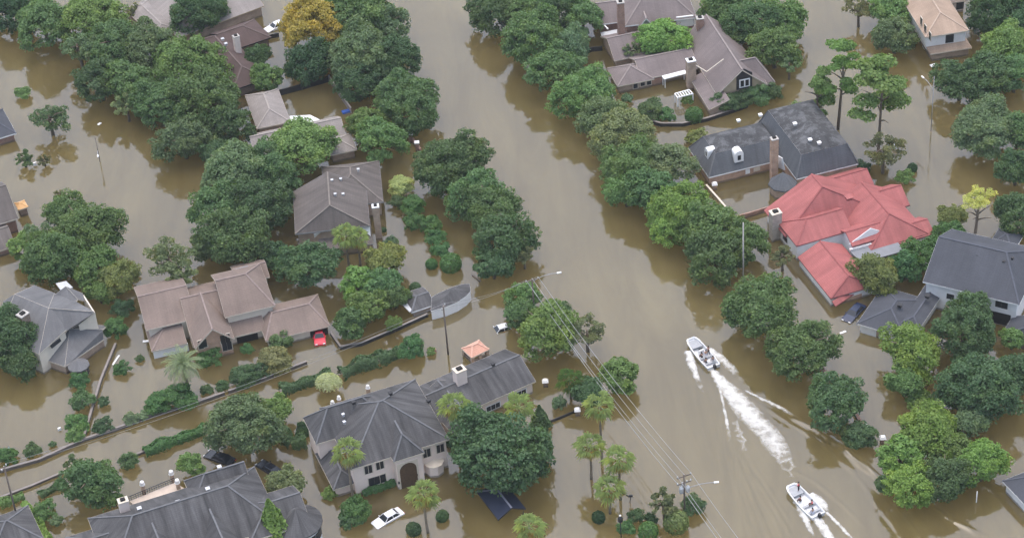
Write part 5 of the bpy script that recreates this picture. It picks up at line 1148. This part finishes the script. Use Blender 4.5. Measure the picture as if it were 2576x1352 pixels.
# ------------------------------------------------------------------ poles, lamps and wires
def pole(base, top, label, mat=POLEW, r=.16, arms=1, lamp=None, trafo=0, adir=(1, 0), cat='utility pole', name='utility_pole', arm_len=2.2):
    b, h = upright(base, top); root = empty(name, (b.x, b.y, 0), label, cat); m = MB(); m.tube([(0, 0, -1.5), (0, 0, h)], [r, r * .72], 10); m.build('shaft', mat, root, True)
    A = Vector((adir[0], adir[1], 0)).normalized(); tops = []
    for k in range(arms):
        z = h - .35 - k * 1.3; m = MB(); m.box((0, 0, z), (arm_len, .12, .14), A, Vector((-A.y, A.x, 0))); arm = m.build('crossarm', mat, root)
        for t in (-.46, .0 if k == 0 else .2, .46):
            q = A * t * arm_len + Vector((0, 0, z + .07)); m = MB(); m.lathe([(.07, 0), (.1, .08), (.05, .16), (.09, .24), (.04, .3)], q, 8); m.build('insulator', WHITE, arm, True)
            if k == 0: tops.append(Vector((b.x, b.y, 0)) + q + Vector((0, 0, .3)))
    for k in range(trafo):
        a = 2.1 * k - .4; q = Vector((math.cos(a) * .55, math.sin(a) * .55, h - 3.2)); m = MB(); m.lathe([(.3, 0), (.33, .1), (.33, .85), (.3, .95), (.12, 1.05), (.1, 1.2)], q, 14); t_ = m.build('transformer', METAL, root, True)
    if lamp:
        z0, (lx, ly) = h - (.6 if arms == 1 and not trafo else 3.0), lamp; zl = z0 + .7; e = P(lx, ly, zl) - Vector((b.x, b.y, 0)); s = Vector((0, 0, z0)); m = MB(); mid = s.lerp(e, .5) + Vector((0, 0, .35)); m.tube([s, s.lerp(mid, .55) + Vector((0, 0, .1)), mid, mid.lerp(e, .5) + Vector((0, 0, .08)), e], .055, 6); m.build('lamp_arm', GREYT, root, True)
        d = (e - s); d.z = 0; d.normalize(); m = MB(); m.box(e + d * .25, (.7, .26, .14), d, Vector((-d.y, d.x, 0))); m.build('lamp_head', WHITE, root)
    return tops, Vector((b.x, b.y, h))
t1, p1 = pole((1345, 802), (1334, 700), 'wooden power pole with a street lamp arm at the left bank, upper', lamp=(1402, 686), adir=(1, .35))
t2, p2 = pole((1722, 1298), (1716, 1192), 'power pole with grey transformers and a street lamp, lower centre', lamp=(1797, 1212), trafo=3, arms=2, adir=(1, .35))
t3, p3 = pole((1127, 890), (1117, 768), 'wooden power pole beside the pavilion and the gazebo', arms=1, adir=(.4, 1), arm_len=1.3)
t4, p4 = pole((48, 1318), (8, 1172), 'wooden power pole leaning into view at the lower left corner', arms=1, adir=(.4, 1), arm_len=1.3)
pole((252, 408), (239, 345), 'thin dark lamp pole standing in the left flooded street', POLEW, .07, 0, cat='lamp pole', name='lamp_pole', lamp=(246, 390))
pole((1869, 712), (1866, 560), 'pale concrete pole left of the red-roofed house', CONC, .15, 0, name='concrete_pole', cat='pole')
pole((2341, 330), (2347, 192), 'grey street lamp in the upper right side street', GREYT, .08, 0, cat='street lamp', name='street_lamp', lamp=(2322, 196))
pole((2455, 1262), (2437, 1236), 'short white post in the water below the lower right trees', WHITE, .09, 0, cat='post', name='post')
p_ = P(1545, 1258, 0); b, hh = upright((1562, 1352), (1556, 1255)); root = empty('lamp_post', (b.x, b.y, 0), 'black post lamp beside the verge palms', 'lamp post'); m = MB(); m.tube([(0, 0, -1), (0, 0, 3.2)], .07, 8); m.build('shaft', BLACKM, root, True); m = MB(); m.lathe([(.12, 3.2), (.35, 3.35), (.35, 4.0), (.1, 4.3)], (0, 0, 0), 8); m.build('lantern', BLACKM, root); m = MB(); m.lathe([(.05, 4.3), (.16, 4.38), (.16, 4.5), (.04, 4.6)], (0, 0, 0), 8); m.build('finial', WHITE, root)
for k, (base, lab) in enumerate((((1250, 1236), ''),)): pass
b, hh = upright((1582, 1262), (1572, 1215)); r = empty('mailbox', (b.x, b.y, 0), 'tilted dark mailbox post by the verge palms', 'mailbox'); m = MB(); m.tube([(0, 0, -1), (.25, -.1, 1.2)], .07, 6); m.build('post', POLEW, r); m = MB(); m.box((.27, -.1, 1.35), (.55, .28, .3)); m.build('box', BLACKM, r)
def wire(a, b, sag, label, group, r=.028):
    o = a.copy(); m = MB(); n = 16; m.tube([a.lerp(b, k / n) - o - Vector((0, 0, sag * 4 * (k / n) * (1 - k / n))) for k in range(n + 1)], r, 5)
    ob = m.build('power_line', WIRE, None, True); ob.location = o; tag(ob, label, 'power line', group)
lab12 = 'pale power line over the main street between the two lamp poles'
for k in range(3): wire(t1[k], t2[k], 1.2, lab12, 'power lines over the main street', .036)
wire(p1 - Vector((0, 0, 2.2)), p2 - Vector((0, 0, 3.4)), 1.5, 'thicker low cable under the power lines over the main street', None, .045)
d = (p2 - p1); d.z = 0
for k in (0, 2): wire(t2[k], t2[k] + d * .7, 1.0, 'power line running off the bottom edge from the transformer pole', 'power lines leaving the bottom edge', .036)
wire(p2 - Vector((0, 0, 3.4)), p2 + d * .7 - Vector((0, 0, 3.4)), 1.0, 'thick cable running off the bottom edge from the transformer pole', None, .045)
for k in (0, 2): wire(t3[k], t4[k], 1.6, 'thin line along the lane between the pavilion pole and the corner pole', 'lines along the lane', .02)
for k in (0, 2): wire(t1[k], t3[k], .8, 'thin line from the upper lamp pole to the pavilion pole', 'lines to the pavilion pole', .02)

# ------------------------------------------------------------------ cars
RUBBER = mat_plain('tyre_rubber', (.02, .02, .02), .9)
def paint(name, c): return mat_plain(name, c, .25, .04, 1.0, .6)
def car(x, y, head, col, label, sink=.55, name='parked_car', L=4.7, z=0):
    """(x, y) pixel of the centre at water level, head: pixel the nose points to"""
    p = P(x, y, .2); d = P(*head, .2) - p; d.z = 0; d.normalize(); root = empty(name, (p.x, p.y, z - sink), label, 'car', 'cars caught in the flood', math.atan2(d.y, d.x)); W = .91
    prof = [(-.5, .35), (-.5, .62), (-.485, .86), (-.33, .93), (-.29, .95), (.16, .93), (.2, .9), (.43, .78), (.49, .62), (.5, .38)]
    m = MB(); n = len(prof); rows = []
    for s, k in ((-1, .92), (-.82, 1.0), (.82, 1.0), (1, .92)): rows.append([Vector((a * L * (1 if abs(s) < .9 else .985), s * W, .28 + (b - .28) * k)) for a, b in prof])
    V = sum(rows, []); F = [(i * n + j, (i + 1) * n + j, (i + 1) * n + j + 1, i * n + j + 1) for i in range(3) for j in range(n - 1)]; F += [tuple(range(n)), tuple(range(3 * n, 4 * n))[::-1]] + [(i * n, (i + 1) * n, (i + 1) * n + n - 1, i * n + n - 1)[::-1] for i in range(3)]
    m.add(V, F); body = m.build('body', paint('paint_' + name + str(len(label)) + label[:6].replace(' ', '_'), col), root)
    m = MB(); m.hexa([(-.36 * L, -.8, .9), (.2 * L, -.8, .9), (.2 * L, .8, .9), (-.36 * L, .8, .9)], [(-.24 * L, -.6, 1.4), (.06 * L, -.6, 1.4), (.06 * L, .6, 1.4), (-.24 * L, .6, 1.4)]); m.build('windows', GLASS, root)
    m = MB(); m.hexa([(-.25 * L, -.62, 1.38), (.07 * L, -.62, 1.38), (.07 * L, .62, 1.38), (-.25 * L, .62, 1.38)], [(-.23 * L, -.54, 1.46), (.05 * L, -.54, 1.46), (.05 * L, .54, 1.46), (-.23 * L, .54, 1.46)])
    for s in (-1, 1):
        for a0, a1 in ((-.355, -.245), (.195, .062)): m.beam((a0 * L, s * .8, .91), (a1 * L, s * .61, 1.4), .07, .05)
        m.beam((-.1 * L, s * .81, .91), (-.1 * L, s * .615, 1.4), .09, .04)
    m.build('roof', body.data.materials[0], root)
    for a in (-.3, .31):
        for s in (-1, 1):
            m = MB(); c = Vector((a * L, s * .84, .32)); m.tube([c - Vector((0, .1, 0)), c + Vector((0, .1, 0))], .32, 14); w_ = m.build('wheel', RUBBER, root); m = MB(); m.tube([c + Vector((0, s * .1, 0)), c + Vector((0, s * .12, 0))], .2, 10); m.build('rim', METAL, w_)
    for s in (-1, 1):
        m = MB(); m.box((.487 * L, s * .62, .66), (.12, .36, .14)); m.build('headlight', WHITE, root); m = MB(); m.box((-.497 * L, s * .66, .72), (.06, .34, .14)); m.build('tail_light', paint('red_lens', (.4, .02, .02)), root); m = MB(); m.box((.17 * L, s * .98, .97), (.12, .16, .12)); m.build('mirror', body.data.materials[0], root)
    return root
car(975, 1300, (943, 1318), (.75, .76, .78), 'silver-white car standing in the water before the mansion', .62, L=4.9)
car(677, 1176, (655, 1162), (.018, .02, .028), 'black car beside the large slate-roofed house', .6)
car(2147, 786, (2128, 806), (.015, .025, .06), 'dark blue car between the red-roofed garage and grey garage', .5, L=5.0)
car(803, 845, (805, 862), (.55, .02, .045), 'red car nosing out of the open brown garage', .35, L=4.4)
car(694, 66, (680, 72), (.75, .75, .75), 'white car half hidden by the golden tree at the top', .5)
car(1258, 824, (1244, 828), (.75, .75, .73), 'white car sunk to its windows near the left bank', .95)
car(552, 1150, (530, 1142), (.02, .022, .028), 'dark grey car under the large lane oak', .5, L=5)
car(2420, 1022, (2400, 1008), (.04, .05, .07), 'dark car glimpsed under the big dark oak, lower right', .5)
# small floating and standing things
def debris(x, y, size, mat, label, name, cat, rot=.4, h=.12):
    p = P(x, y); m = MB(); m.hexa([(-size[0] / 2, -size[1] / 2, -.1), (size[0] / 2, -size[1] / 2, -.1), (size[0] / 2, size[1] / 2, -.1), (-size[0] / 2, size[1] / 2, -.1)], [(-size[0] / 2 * .9, -size[1] / 2 * .9, h), (size[0] / 2 * .9, -size[1] / 2 * .85, h * 1.3), (size[0] / 2 * .85, size[1] / 2 * .9, h), (-size[0] / 2 * .9, size[1] / 2 * .9, h * .8)])
    o = m.build(name, mat); o.location = (p.x, p.y, 0); o.rotation_euler = (0, 0, rot); tag(o, label, cat)
debris(368, 858, (1.2, .5, ), WHITE, 'white board floating at the left of the brown house', 'floating_board', 'debris', .1)
debris(2120, 835, (1.2, .4), WHITE, 'pale scrap floating near the dark blue car', 'floating_scrap', 'debris', .4, .05)
debris(250, 312, (.8, .5), WHITE, 'white scrap floating in the left flooded street', 'floating_scrap', 'debris', .9, .08)
debris(88, 415, (.7, .6), WHITE, 'white object caught in the scrubby tree', 'floating_bag', 'debris', .2, .5)
debris(2252, 372, (1.0, .7), WHITE, 'white thing caught in the low brown thicket', 'floating_bag', 'debris', .3, .9)
debris(870, 282, (1.5, 1.0), paint('blue_plastic', (.05, .12, .42)), 'blue plastic cover floating at the yard fence', 'floating_cover', 'debris', .3, .3)
debris(1198, 700, (2.4, .35), POLEW, 'waterlogged log drifting right of the pavilion', 'floating_log', 'debris', -1.0, .15)
debris(292, 905, (.3, 2.6), WHITE, 'white plank along the head of the crossing wall', 'floating_plank', 'debris', -.35, .1)
debris(1090, 884, (.9, .6), PEACH, 'pinkish block at the foot of the lane pole', 'concrete_block', 'debris', .3, .4)
debris(2347, 165, (1.2, .9), WHITE, 'pale patch of floating litter by the tan-roofed house', 'floating_litter', 'debris', .3, .1)
debris(1570, 1240, (2.0, .14), BLACKM, 'dark drifting branch right of the verge palms', 'floating_branch', 'debris', -.9, .1)
debris(25, 1145, (.5, .5), WHITE, 'white float above the left-edge bush', 'floating_bag', 'debris', .3, 1.6)
debris(150, 1080, (.5, .5), WHITE, 'white float beside the crossing wall bushes', 'floating_bag', 'debris', .3, .4)

# ------------------------------------------------------------------ people
SKIN = mat_plain('skin', (.45, .27, .18), .6, .05); HAIR = mat_plain('dark_hair', (.03, .022, .016), .7, .2)
def cloth(n, c): return mat_plain(n, c, .85, .1, 3)
def skin_mesh(name, joints, edges, mat, parent, root_i=0, sub=1):
    me = bpy.data.meshes.new(name); me.from_pydata([j[:3] for j in joints], [], []); bm = bmesh.new(); bm.from_mesh(me); lay = bm.verts.layers.skin.verify(); bm.verts.ensure_lookup_table()
    for v, j in zip(bm.verts, joints): v[lay].radius = (j[3], j[4] if len(j) > 4 else j[3]); v[lay].use_root = False
    bm.verts[root_i][lay].use_root = True
    for a, b in edges: bm.edges.new((bm.verts[a], bm.verts[b]))
    bm.to_mesh(me); bm.free(); me.materials.append(mat); o = link(name, me, parent); sk = o.modifiers.new('skin', 'SKIN'); sk.use_smooth_shade = True
    if sub: o.modifiers.new('sub', 'SUBSURF').levels = sub; o.modifiers['sub'].render_levels = sub
    return o
def person(loc, yaw, pose, shirt, trousers, label, hair=HAIR):
    root = empty('person', loc, label, 'person', None, yaw); st = pose == 'stand'; hz = .95 if st else .48; f = 0 if st else 1      # x forward
    J = [(0, 0, hz, .13, .1), (0, 0, hz + .25, .14, .1), (.02, 0, hz + .46, .15, .1), (.02, 0, hz + .56, .06), (.05, 0, hz + .66, .085, .095), (.06, 0, hz + .78, .08, .09)]; E = [(0, 1), (1, 2), (2, 3), (3, 4), (4, 5)]
    def add(j, par): J.append(j); E.append((par, len(J) - 1)); return len(J) - 1
    for s in (-1, 1):
        sh = add((.02, s * .19, hz + .46, .06), 2); el = add((.10, s * .25, hz + .2, .045), sh); wr = add((.30, s * .17, hz + .08, .03), el); pa = add((.38, s * .16, hz + .07, .035, .018), wr)
        for k, (dy, L) in enumerate(((-.03, .075), (-.01, .085), (.01, .08), (.03, .065))): a = add((.38 + L * .6, s * .16 + dy, hz + .065, .009), pa); add((.38 + L, s * .16 + dy, hz + .03, .008), a)
        add((.37, s * .16 - s * .06, hz + .06, .01), pa)
        hp = add((0, s * .09, hz - .03, .085), 0); kn = add((.42 * f + .02, s * .13, hz * .52 if st else hz - .02, .06), hp); an = add((.40 * f - .02, s * .13, .08, .04), kn); add((.40 * f + .16, s * .14, .04, .04, .03), an)
    body = skin_mesh('body', J, E, SKIN, root)
    T = [(0, 0, hz + .02, .145, .115), (0, 0, hz + .25, .155, .115), (.02, 0, hz + .47, .155, .11), (.02, -.2, hz + .47, .072), (.08, -.25, hz + .26, .062), (.02, .2, hz + .47, .072), (.08, .25, hz + .26, .062)]
    skin_mesh('shirt', T, [(0, 1), (1, 2), (2, 3), (3, 4), (2, 5), (5, 6)], shirt, body)
    Q = [(0, 0, hz, .15, .12)]; QE = []
    for s in (-1, 1):
        i = len(Q); Q += [(0, s * .1, hz - .04, .1), (.42 * f + .02, s * .13, hz * .52 if st else hz - .02, .075), (.40 * f - .02, s * .13, .14, .055)]; QE += [(0, i), (i, i + 1), (i + 1, i + 2)]
    skin_mesh('trousers', Q, QE, trousers, body)
    m = MB(); m.lathe([(.10, .62), (.115, .70), (.112, .78), (.085, .85), (.03, .885)], (.03, 0, hz + 0), 12); m.build('hair', hair, body, True)
    m = MB(); m.box((.145, 0, hz + .70), (.04, .03, .05)); m.build('nose', SKIN, body); m = MB(); m.box((.138, -.035, hz + .735), (.02, .025, .015)); m.box((.138, .035, hz + .735), (.02, .025, .015)); m.build('eyes', HAIR, body)
    m = MB(); m.box((.136, 0, hz + .645), (.02, .05, .012)); m.build('mouth', cloth('lips', (.3, .1, .08)), body)
    return root
# ------------------------------------------------------------------ motorboats and their wakes
ALU = mat_plain('boat_aluminium', (.62, .63, .64), .4, .08, 1.5, .5, .2); DECK = mat_plain('boat_deck', (.36, .37, .38), .7, .12, 2); NAVY = cloth('navy', (.02, .03, .06)); REDC = cloth('red_cloth', (.75, .03, .08)); ORNG = cloth('orange_cloth', (.6, .26, .1)); BRN = cloth('maroon_cloth', (.16, .04, .06)); LBL = cloth('pale_blue_cloth', (.5, .56, .7)); BLK = cloth('black_cloth', (.015, .016, .02)); GRY = cloth('grey_cloth', (.4, .41, .45))
def boat(stern, bow, label, L=None, Wd=2.0, console=True):
    s, b = P(*stern, .4), P(*bow, .6); d = b - s; d.z = 0; L = L or d.length; yaw = math.atan2(d.y, d.x); root = empty('motorboat', (s.x, s.y, 0), label, 'motorboat', 'motorboats under way', yaw); W = Wd / 2
    st = [(0, .92, -.25, .55), (.25, 1.0, -.25, .56), (.5, 1.0, -.22, .6), (.72, .93, -.1, .68), (.88, .86, .1, .78), (.97, .68, .38, .86), (1.0, .5, .52, .9)]; out = []; inn = []
    for t, w_, zb, zt in st: out.append([(t * L, -W * w_, zt), (t * L, -W * w_ * .88, zb + .12), (t * L, 0, zb), (t * L, W * w_ * .88, zb + .12), (t * L, W * w_, zt)])
    for t, w_, zb, zt in st: tt = .03 + t * .94; inn.append([(tt * L, W * w_ - .13, zt + .01), (tt * L, (W * w_ - .15) * .92, max(zb + .2, .12)), (tt * L, 0, max(zb + .18, .1)), (tt * L, -(W * w_ - .15) * .92, max(zb + .2, .12)), (tt * L, -(W * w_ - .13), zt + .01)])
    m = MB(); V = sum(out, []); n = len(st); F = [(i * 5 + j, i * 5 + j + 1, (i + 1) * 5 + j + 1, (i + 1) * 5 + j) for i in range(n - 1) for j in range(4)] + [(4, 3, 2, 1, 0), tuple((n - 1) * 5 + k for k in range(5))]
    o5 = len(V); V += sum(inn, []); F += [(o5 + i * 5 + j, o5 + i * 5 + j + 1, o5 + (i + 1) * 5 + j + 1, o5 + (i + 1) * 5 + j) for i in range(n - 1) for j in range(4)] + [(o5 + 4, o5 + 3, o5 + 2, o5 + 1, o5), tuple(o5 + (n - 1) * 5 + k for k in range(5))]
    F += [(i * 5 + 4, (i + 1) * 5 + 4, o5 + (i + 1) * 5, o5 + i * 5) for i in range(n - 1)] + [(i * 5, o5 + i * 5 + 4, o5 + (i + 1) * 5 + 4, (i + 1) * 5) for i in range(n - 1)]
    F += [(0, 4, o5, o5 + 4), ((n - 1) * 5 + 4, (n - 1) * 5, o5 + (n - 1) * 5 + 4, o5 + (n - 1) * 5)]
    m.add(V, F); hull = m.build('hull', ALU, root)
    m = MB(); m.tube([Vector(r[0]) + Vector((0, 0, .02)) for r in out] + [Vector(r[4]) + Vector((0, 0, .02)) for r in out[::-1]], .05, 6); m.build('gunwale', WHITE, root, True)
    m = MB(); m.prism([(L * .7, -W * .72), (L * .86, -W * .68), (L * .955, -W * .5), (L * .955, W * .5), (L * .86, W * .68), (L * .7, W * .72)], .52, .6); m.build('bow_deck', DECK, root)
    for t in (.16, .36): m = MB(); m.box((L * t, 0, .38), (.4, W * 1.7, .08)); m.build('bench_seat', DECK, root)
    if console: m = MB(); m.hexa([(L * .5, -.45, .12), (L * .6, -.45, .12), (L * .6, .45, .12), (L * .5, .45, .12)], [(L * .52, -.42, .95), (L * .58, -.4, .85), (L * .58, .4, .85), (L * .52, .42, .95)]); c = m.build('console', WHITE, root); m = MB(); m.box((L * .57, 0, 1.02), (.04, .75, .3)); m.build('windscreen', GLASS, c)
    m = MB(); m.hexa([(-.62, -.2, .5), (-.08, -.24, .5), (-.08, .24, .5), (-.62, .2, .5)], [(-.55, -.14, 1.05), (-.12, -.2, 1.1), (-.12, .2, 1.1), (-.55, .14, 1.05)]); e = m.build('outboard_motor', BLACKM, root); m = MB(); m.box((-.3, 0, .1), (.22, .14, 1.0)); m.build('motor_leg', BLACKM, e)
    def seat(x, y, z=.12): return Vector((s.x, s.y, 0)) + Vector((math.cos(yaw) * x - math.sin(yaw) * y, math.sin(yaw) * x + math.cos(yaw) * y, z))
    return seat, yaw, L, W
S, yw, L, W = boat((1795, 922), (1737, 853), 'open white and grey motorboat farther up the street, four people aboard', None, 2.4)
person(S(L * .40, .5, .1), yw, 'sit', NAVY, BLK, 'person in dark blue seated at the left of the farther boat'); person(S(L * .42, -.35, .1), yw, 'sit', ORNG, LBL, 'person in orange with pale blue trousers in the farther boat')
person(S(L * .44, -.85, .1), yw, 'stand', BRN, BLK, 'person in maroon standing at the right side of the farther boat'); person(S(L * .2, .55, .1), yw, 'sit', BLK, NAVY, 'person in black seated near the stern of the farther boat'); person(S(L * .18, -.6, .1), yw, 'sit', NAVY, GRY, 'person in navy with grey trousers at the stern of the farther boat')
S, yw, L, W = boat((2058, 1296), (1988, 1221), 'white motorboat nearest the bottom edge with red-shirted riders', None, 2.5, False)
person(S(L * .80, -.45, .55), yw + .6, 'stand', REDC, BLK, 'person in red shirt and black trousers standing at the bow of the nearer boat'); person(S(L * .55, .45, .1), yw + .5, 'sit', BRN, NAVY, 'person in maroon seated behind the bow of the nearer boat')
person(S(L * .34, -.55, .1), yw + 1.2, 'sit', REDC, BLK, 'person in red seated sideways amidships in the nearer boat'); person(S(L * .13, .35, .1), yw, 'sit', GRY, LBL, 'person in grey steering at the stern of the nearer boat')
for q, lab in (((.66, .1), 'cooler'),): pass

def mat_foam(name):
    k = N(name); tc = k.n('TexCoord'); at = k.n('Attribute'); at.attribute_name = 'foam'
    n1 = k.n('TexNoise', Scale=1.5, Detail=8.0, Roughness=0.75, Distortion=.6); k.l(tc.outputs['Object'], n1.inputs['Vector'])
    vo = k.n('TexVoronoi', Scale=.6); vo.feature = 'DISTANCE_TO_EDGE'; k.l(tc.outputs['Object'], vo.inputs['Vector'])
    lace = k.ramp(vo.outputs['Distance'], [(0.02, g3(.34)), (0.3, g3(0))])
    s1 = k.n('Math'); s1.operation = 'ADD'; k.l(n1.outputs[0], s1.inputs[0]); k.l(lace, s1.inputs[1])
    s2 = k.n('Math'); s2.operation = 'ADD'; k.l(s1.outputs[0], s2.inputs[0]); k.l(at.outputs['Fac'], s2.inputs[1])
    mr = k.n('MapRange'); mr.inputs[1].default_value = .84; mr.inputs[2].default_value = 1.95; k.l(s2.outputs[0], mr.inputs[0]); cov = mr.outputs[0]
    k.b.inputs['Base Color'].default_value = (.74, .74, .71, 1); k.b.inputs['Roughness'].default_value = .8
    bp = k.n('Bump', Strength=.8, Distance=.12); k.l(n1.outputs[0], bp.inputs['Height']); k.l(bp.outputs[0], k.b.inputs['Normal'])
    tr = k.n('BsdfTransparent'); mx = k.n('MixShader'); k.l(cov, mx.inputs[0]); k.l(tr.outputs[0], mx.inputs[1]); k.l(k.b.outputs[0], mx.inputs[2]); k.l(mx.outputs[0], k.t.nodes['Material Output'].inputs['Surface'])
    return k.m
FOAM = mat_foam('white_water')
def foam(name, left, right, label, dens, nu=60, nv=16, h=.16, ragged=.12, seed=1):
    """white water on the surface; left/right: pixel edges, dens: foam thickness along it"""
    rng = np.random.default_rng(seed); rs = lambda pl, n: [(lambda f, i: P(*pl[i]).lerp(P(*pl[min(i + 1, len(pl) - 1)]), f))((t * (len(pl) - 1)) % 1, int(t * (len(pl) - 1))) for t in np.linspace(0, .9999, n)]
    A, B = rs(left, nu), rs(right, nu); o = A[0].copy(); V, F, fo = [], [], []; nz = rng.normal(size=(nu, nv))
    for i in range(nu):
        t = i / (nu - 1); dn = float(np.interp(t, np.linspace(0, 1, len(dens)), dens))
        for j in range(nv):
            u = j / (nv - 1); e = min(1, 4.5 * min(u, 1 - u)); p = A[i].lerp(B[i], u) - o; edge = e ** .6; ends = min(1, 12 * t + .35, 7 * (1 - t))
            V.append((p.x, p.y, .02 + h * edge * min(ends, 1) * (.55 + .4 * abs(nz[i, j])))); fo.append(dn * (.15 + .85 * min(1, 2.6 * min(u, 1 - u)) ** .8) * max(min(1, 12 * t + .4, 3.0 * (1 - t)), 0) - (1 - edge) * .2)
    F = [(i * nv + j, (i + 1) * nv + j, (i + 1) * nv + j + 1, i * nv + j + 1) for i in range(nu - 1) for j in range(nv - 1)]
    me = bpy.data.meshes.new(name); me.from_pydata(V, [], F); me.update(); a = me.attributes.new('foam', 'FLOAT', 'POINT'); a.data.foreach_set('value', np.array(fo, dtype=np.float32)); me.materials.append(FOAM)
    for p in me.polygons: p.use_smooth = True
    ob = link(name, me); ob.location = o; tag(ob, label, 'wake', kind='stuff'); return ob
foam('wake', [(1776, 926), (1806, 984), (1850, 1048), (1897, 1096), (1936, 1148), (1972, 1196), (1990, 1216)], [(1794, 922), (1832, 954), (1868, 982), (1920, 1036), (1974, 1096), (2000, 1146), (2016, 1190)], 'churned white wash trailing behind the farther boat', [.95, 1.0, .95, .85, .76, .7, .58, .4], 120, 26, .2, seed=1)
foam('spray', [(1718, 884), (1724, 914), (1742, 952), (1762, 992)], [(1742, 880), (1752, 914), (1762, 950), (1776, 990)], 'white bow spray left of the farther boat', [1.0, .95, .8, .4], 40, 12, .3, seed=2)
foam('spray', [(1778, 886), (1806, 912), (1834, 938), (1858, 962)], [(1784, 870), (1822, 894), (1852, 922), (1872, 950)], 'white bow spray right of the farther boat', [.95, .8, .6, .3], 40, 12, .26, seed=3)
foam('wave_crest', [(1803, 965), (1812, 1010), (1822, 1066), (1828, 1108)], [(1811, 962), (1822, 1008), (1834, 1062), (1844, 1108)], 'foaming left crest of the farther boat wake', [.55, .72, .72, .35], 50, 8, .22, seed=4)
foam('wave_crest', [(1868, 984), (1918, 1011), (1962, 1032), (2002, 1056)], [(1872, 978), (1922, 1002), (1968, 1022), (2010, 1050)], 'foaming right crest of the farther boat wake', [.35, .7, .72, .35], 50, 8, .22, seed=5)
foam('spray', [(1836, 1060), (1845, 1090), (1856, 1120), (1866, 1150)], [(1856, 1052), (1870, 1080), (1884, 1112), (1894, 1140)], 'speckled foam patch beside the left crest', [.2, .3, .28, .15], 40, 12, .06, seed=6)
foam('spray', [(1990, 1258), (2008, 1298), (2028, 1330), (2044, 1368)], [(2018, 1254), (2034, 1290), (2044, 1326), (2058, 1366)], 'white spray left of the nearer boat', [.95, .9, .75, .6], 40, 12, .22, seed=7)
foam('wake', [(2030, 1298), (2052, 1324), (2074, 1356), (2098, 1390)], [(2062, 1292), (2084, 1322), (2104, 1356), (2130, 1390)], 'white wash behind the nearer boat', [.9, .95, .9, .8], 50, 16, .2, seed=8)
foam('spray', [(2026, 1248), (2046, 1266), (2062, 1284), (2078, 1296)], [(2044, 1236), (2068, 1248), (2084, 1268), (2094, 1288)], 'white spray right of the nearer boat', [.85, .95, .9, .6], 40, 12, .26, seed=9)
foam('wave_crest', [(2070, 1288), (2098, 1316), (2126, 1346), (2148, 1372)], [(2080, 1284), (2108, 1310), (2136, 1340), (2160, 1368)], 'foaming right crest of the nearer boat wake', [.65, .75, .68, .6], 40, 8, .22, seed=10)

# ------------------------------------------------------------------ thin moist air over the whole place
m = MB(); m.box((0, 420, 120), (1500, 1600, 260)); k = N('haze_air'); k.t.nodes.remove(k.b)
vol = k.n('VolumePrincipled'); vol.inputs['Color'].default_value = (.86, .9, .93, 1); vol.inputs['Density'].default_value = 0.00010; vol.inputs['Anisotropy'].default_value = 0.2
k.l(vol.outputs[0], k.t.nodes['Material Output'].inputs['Volume'])
tag(m.build('haze', k.m), kind='stuff')
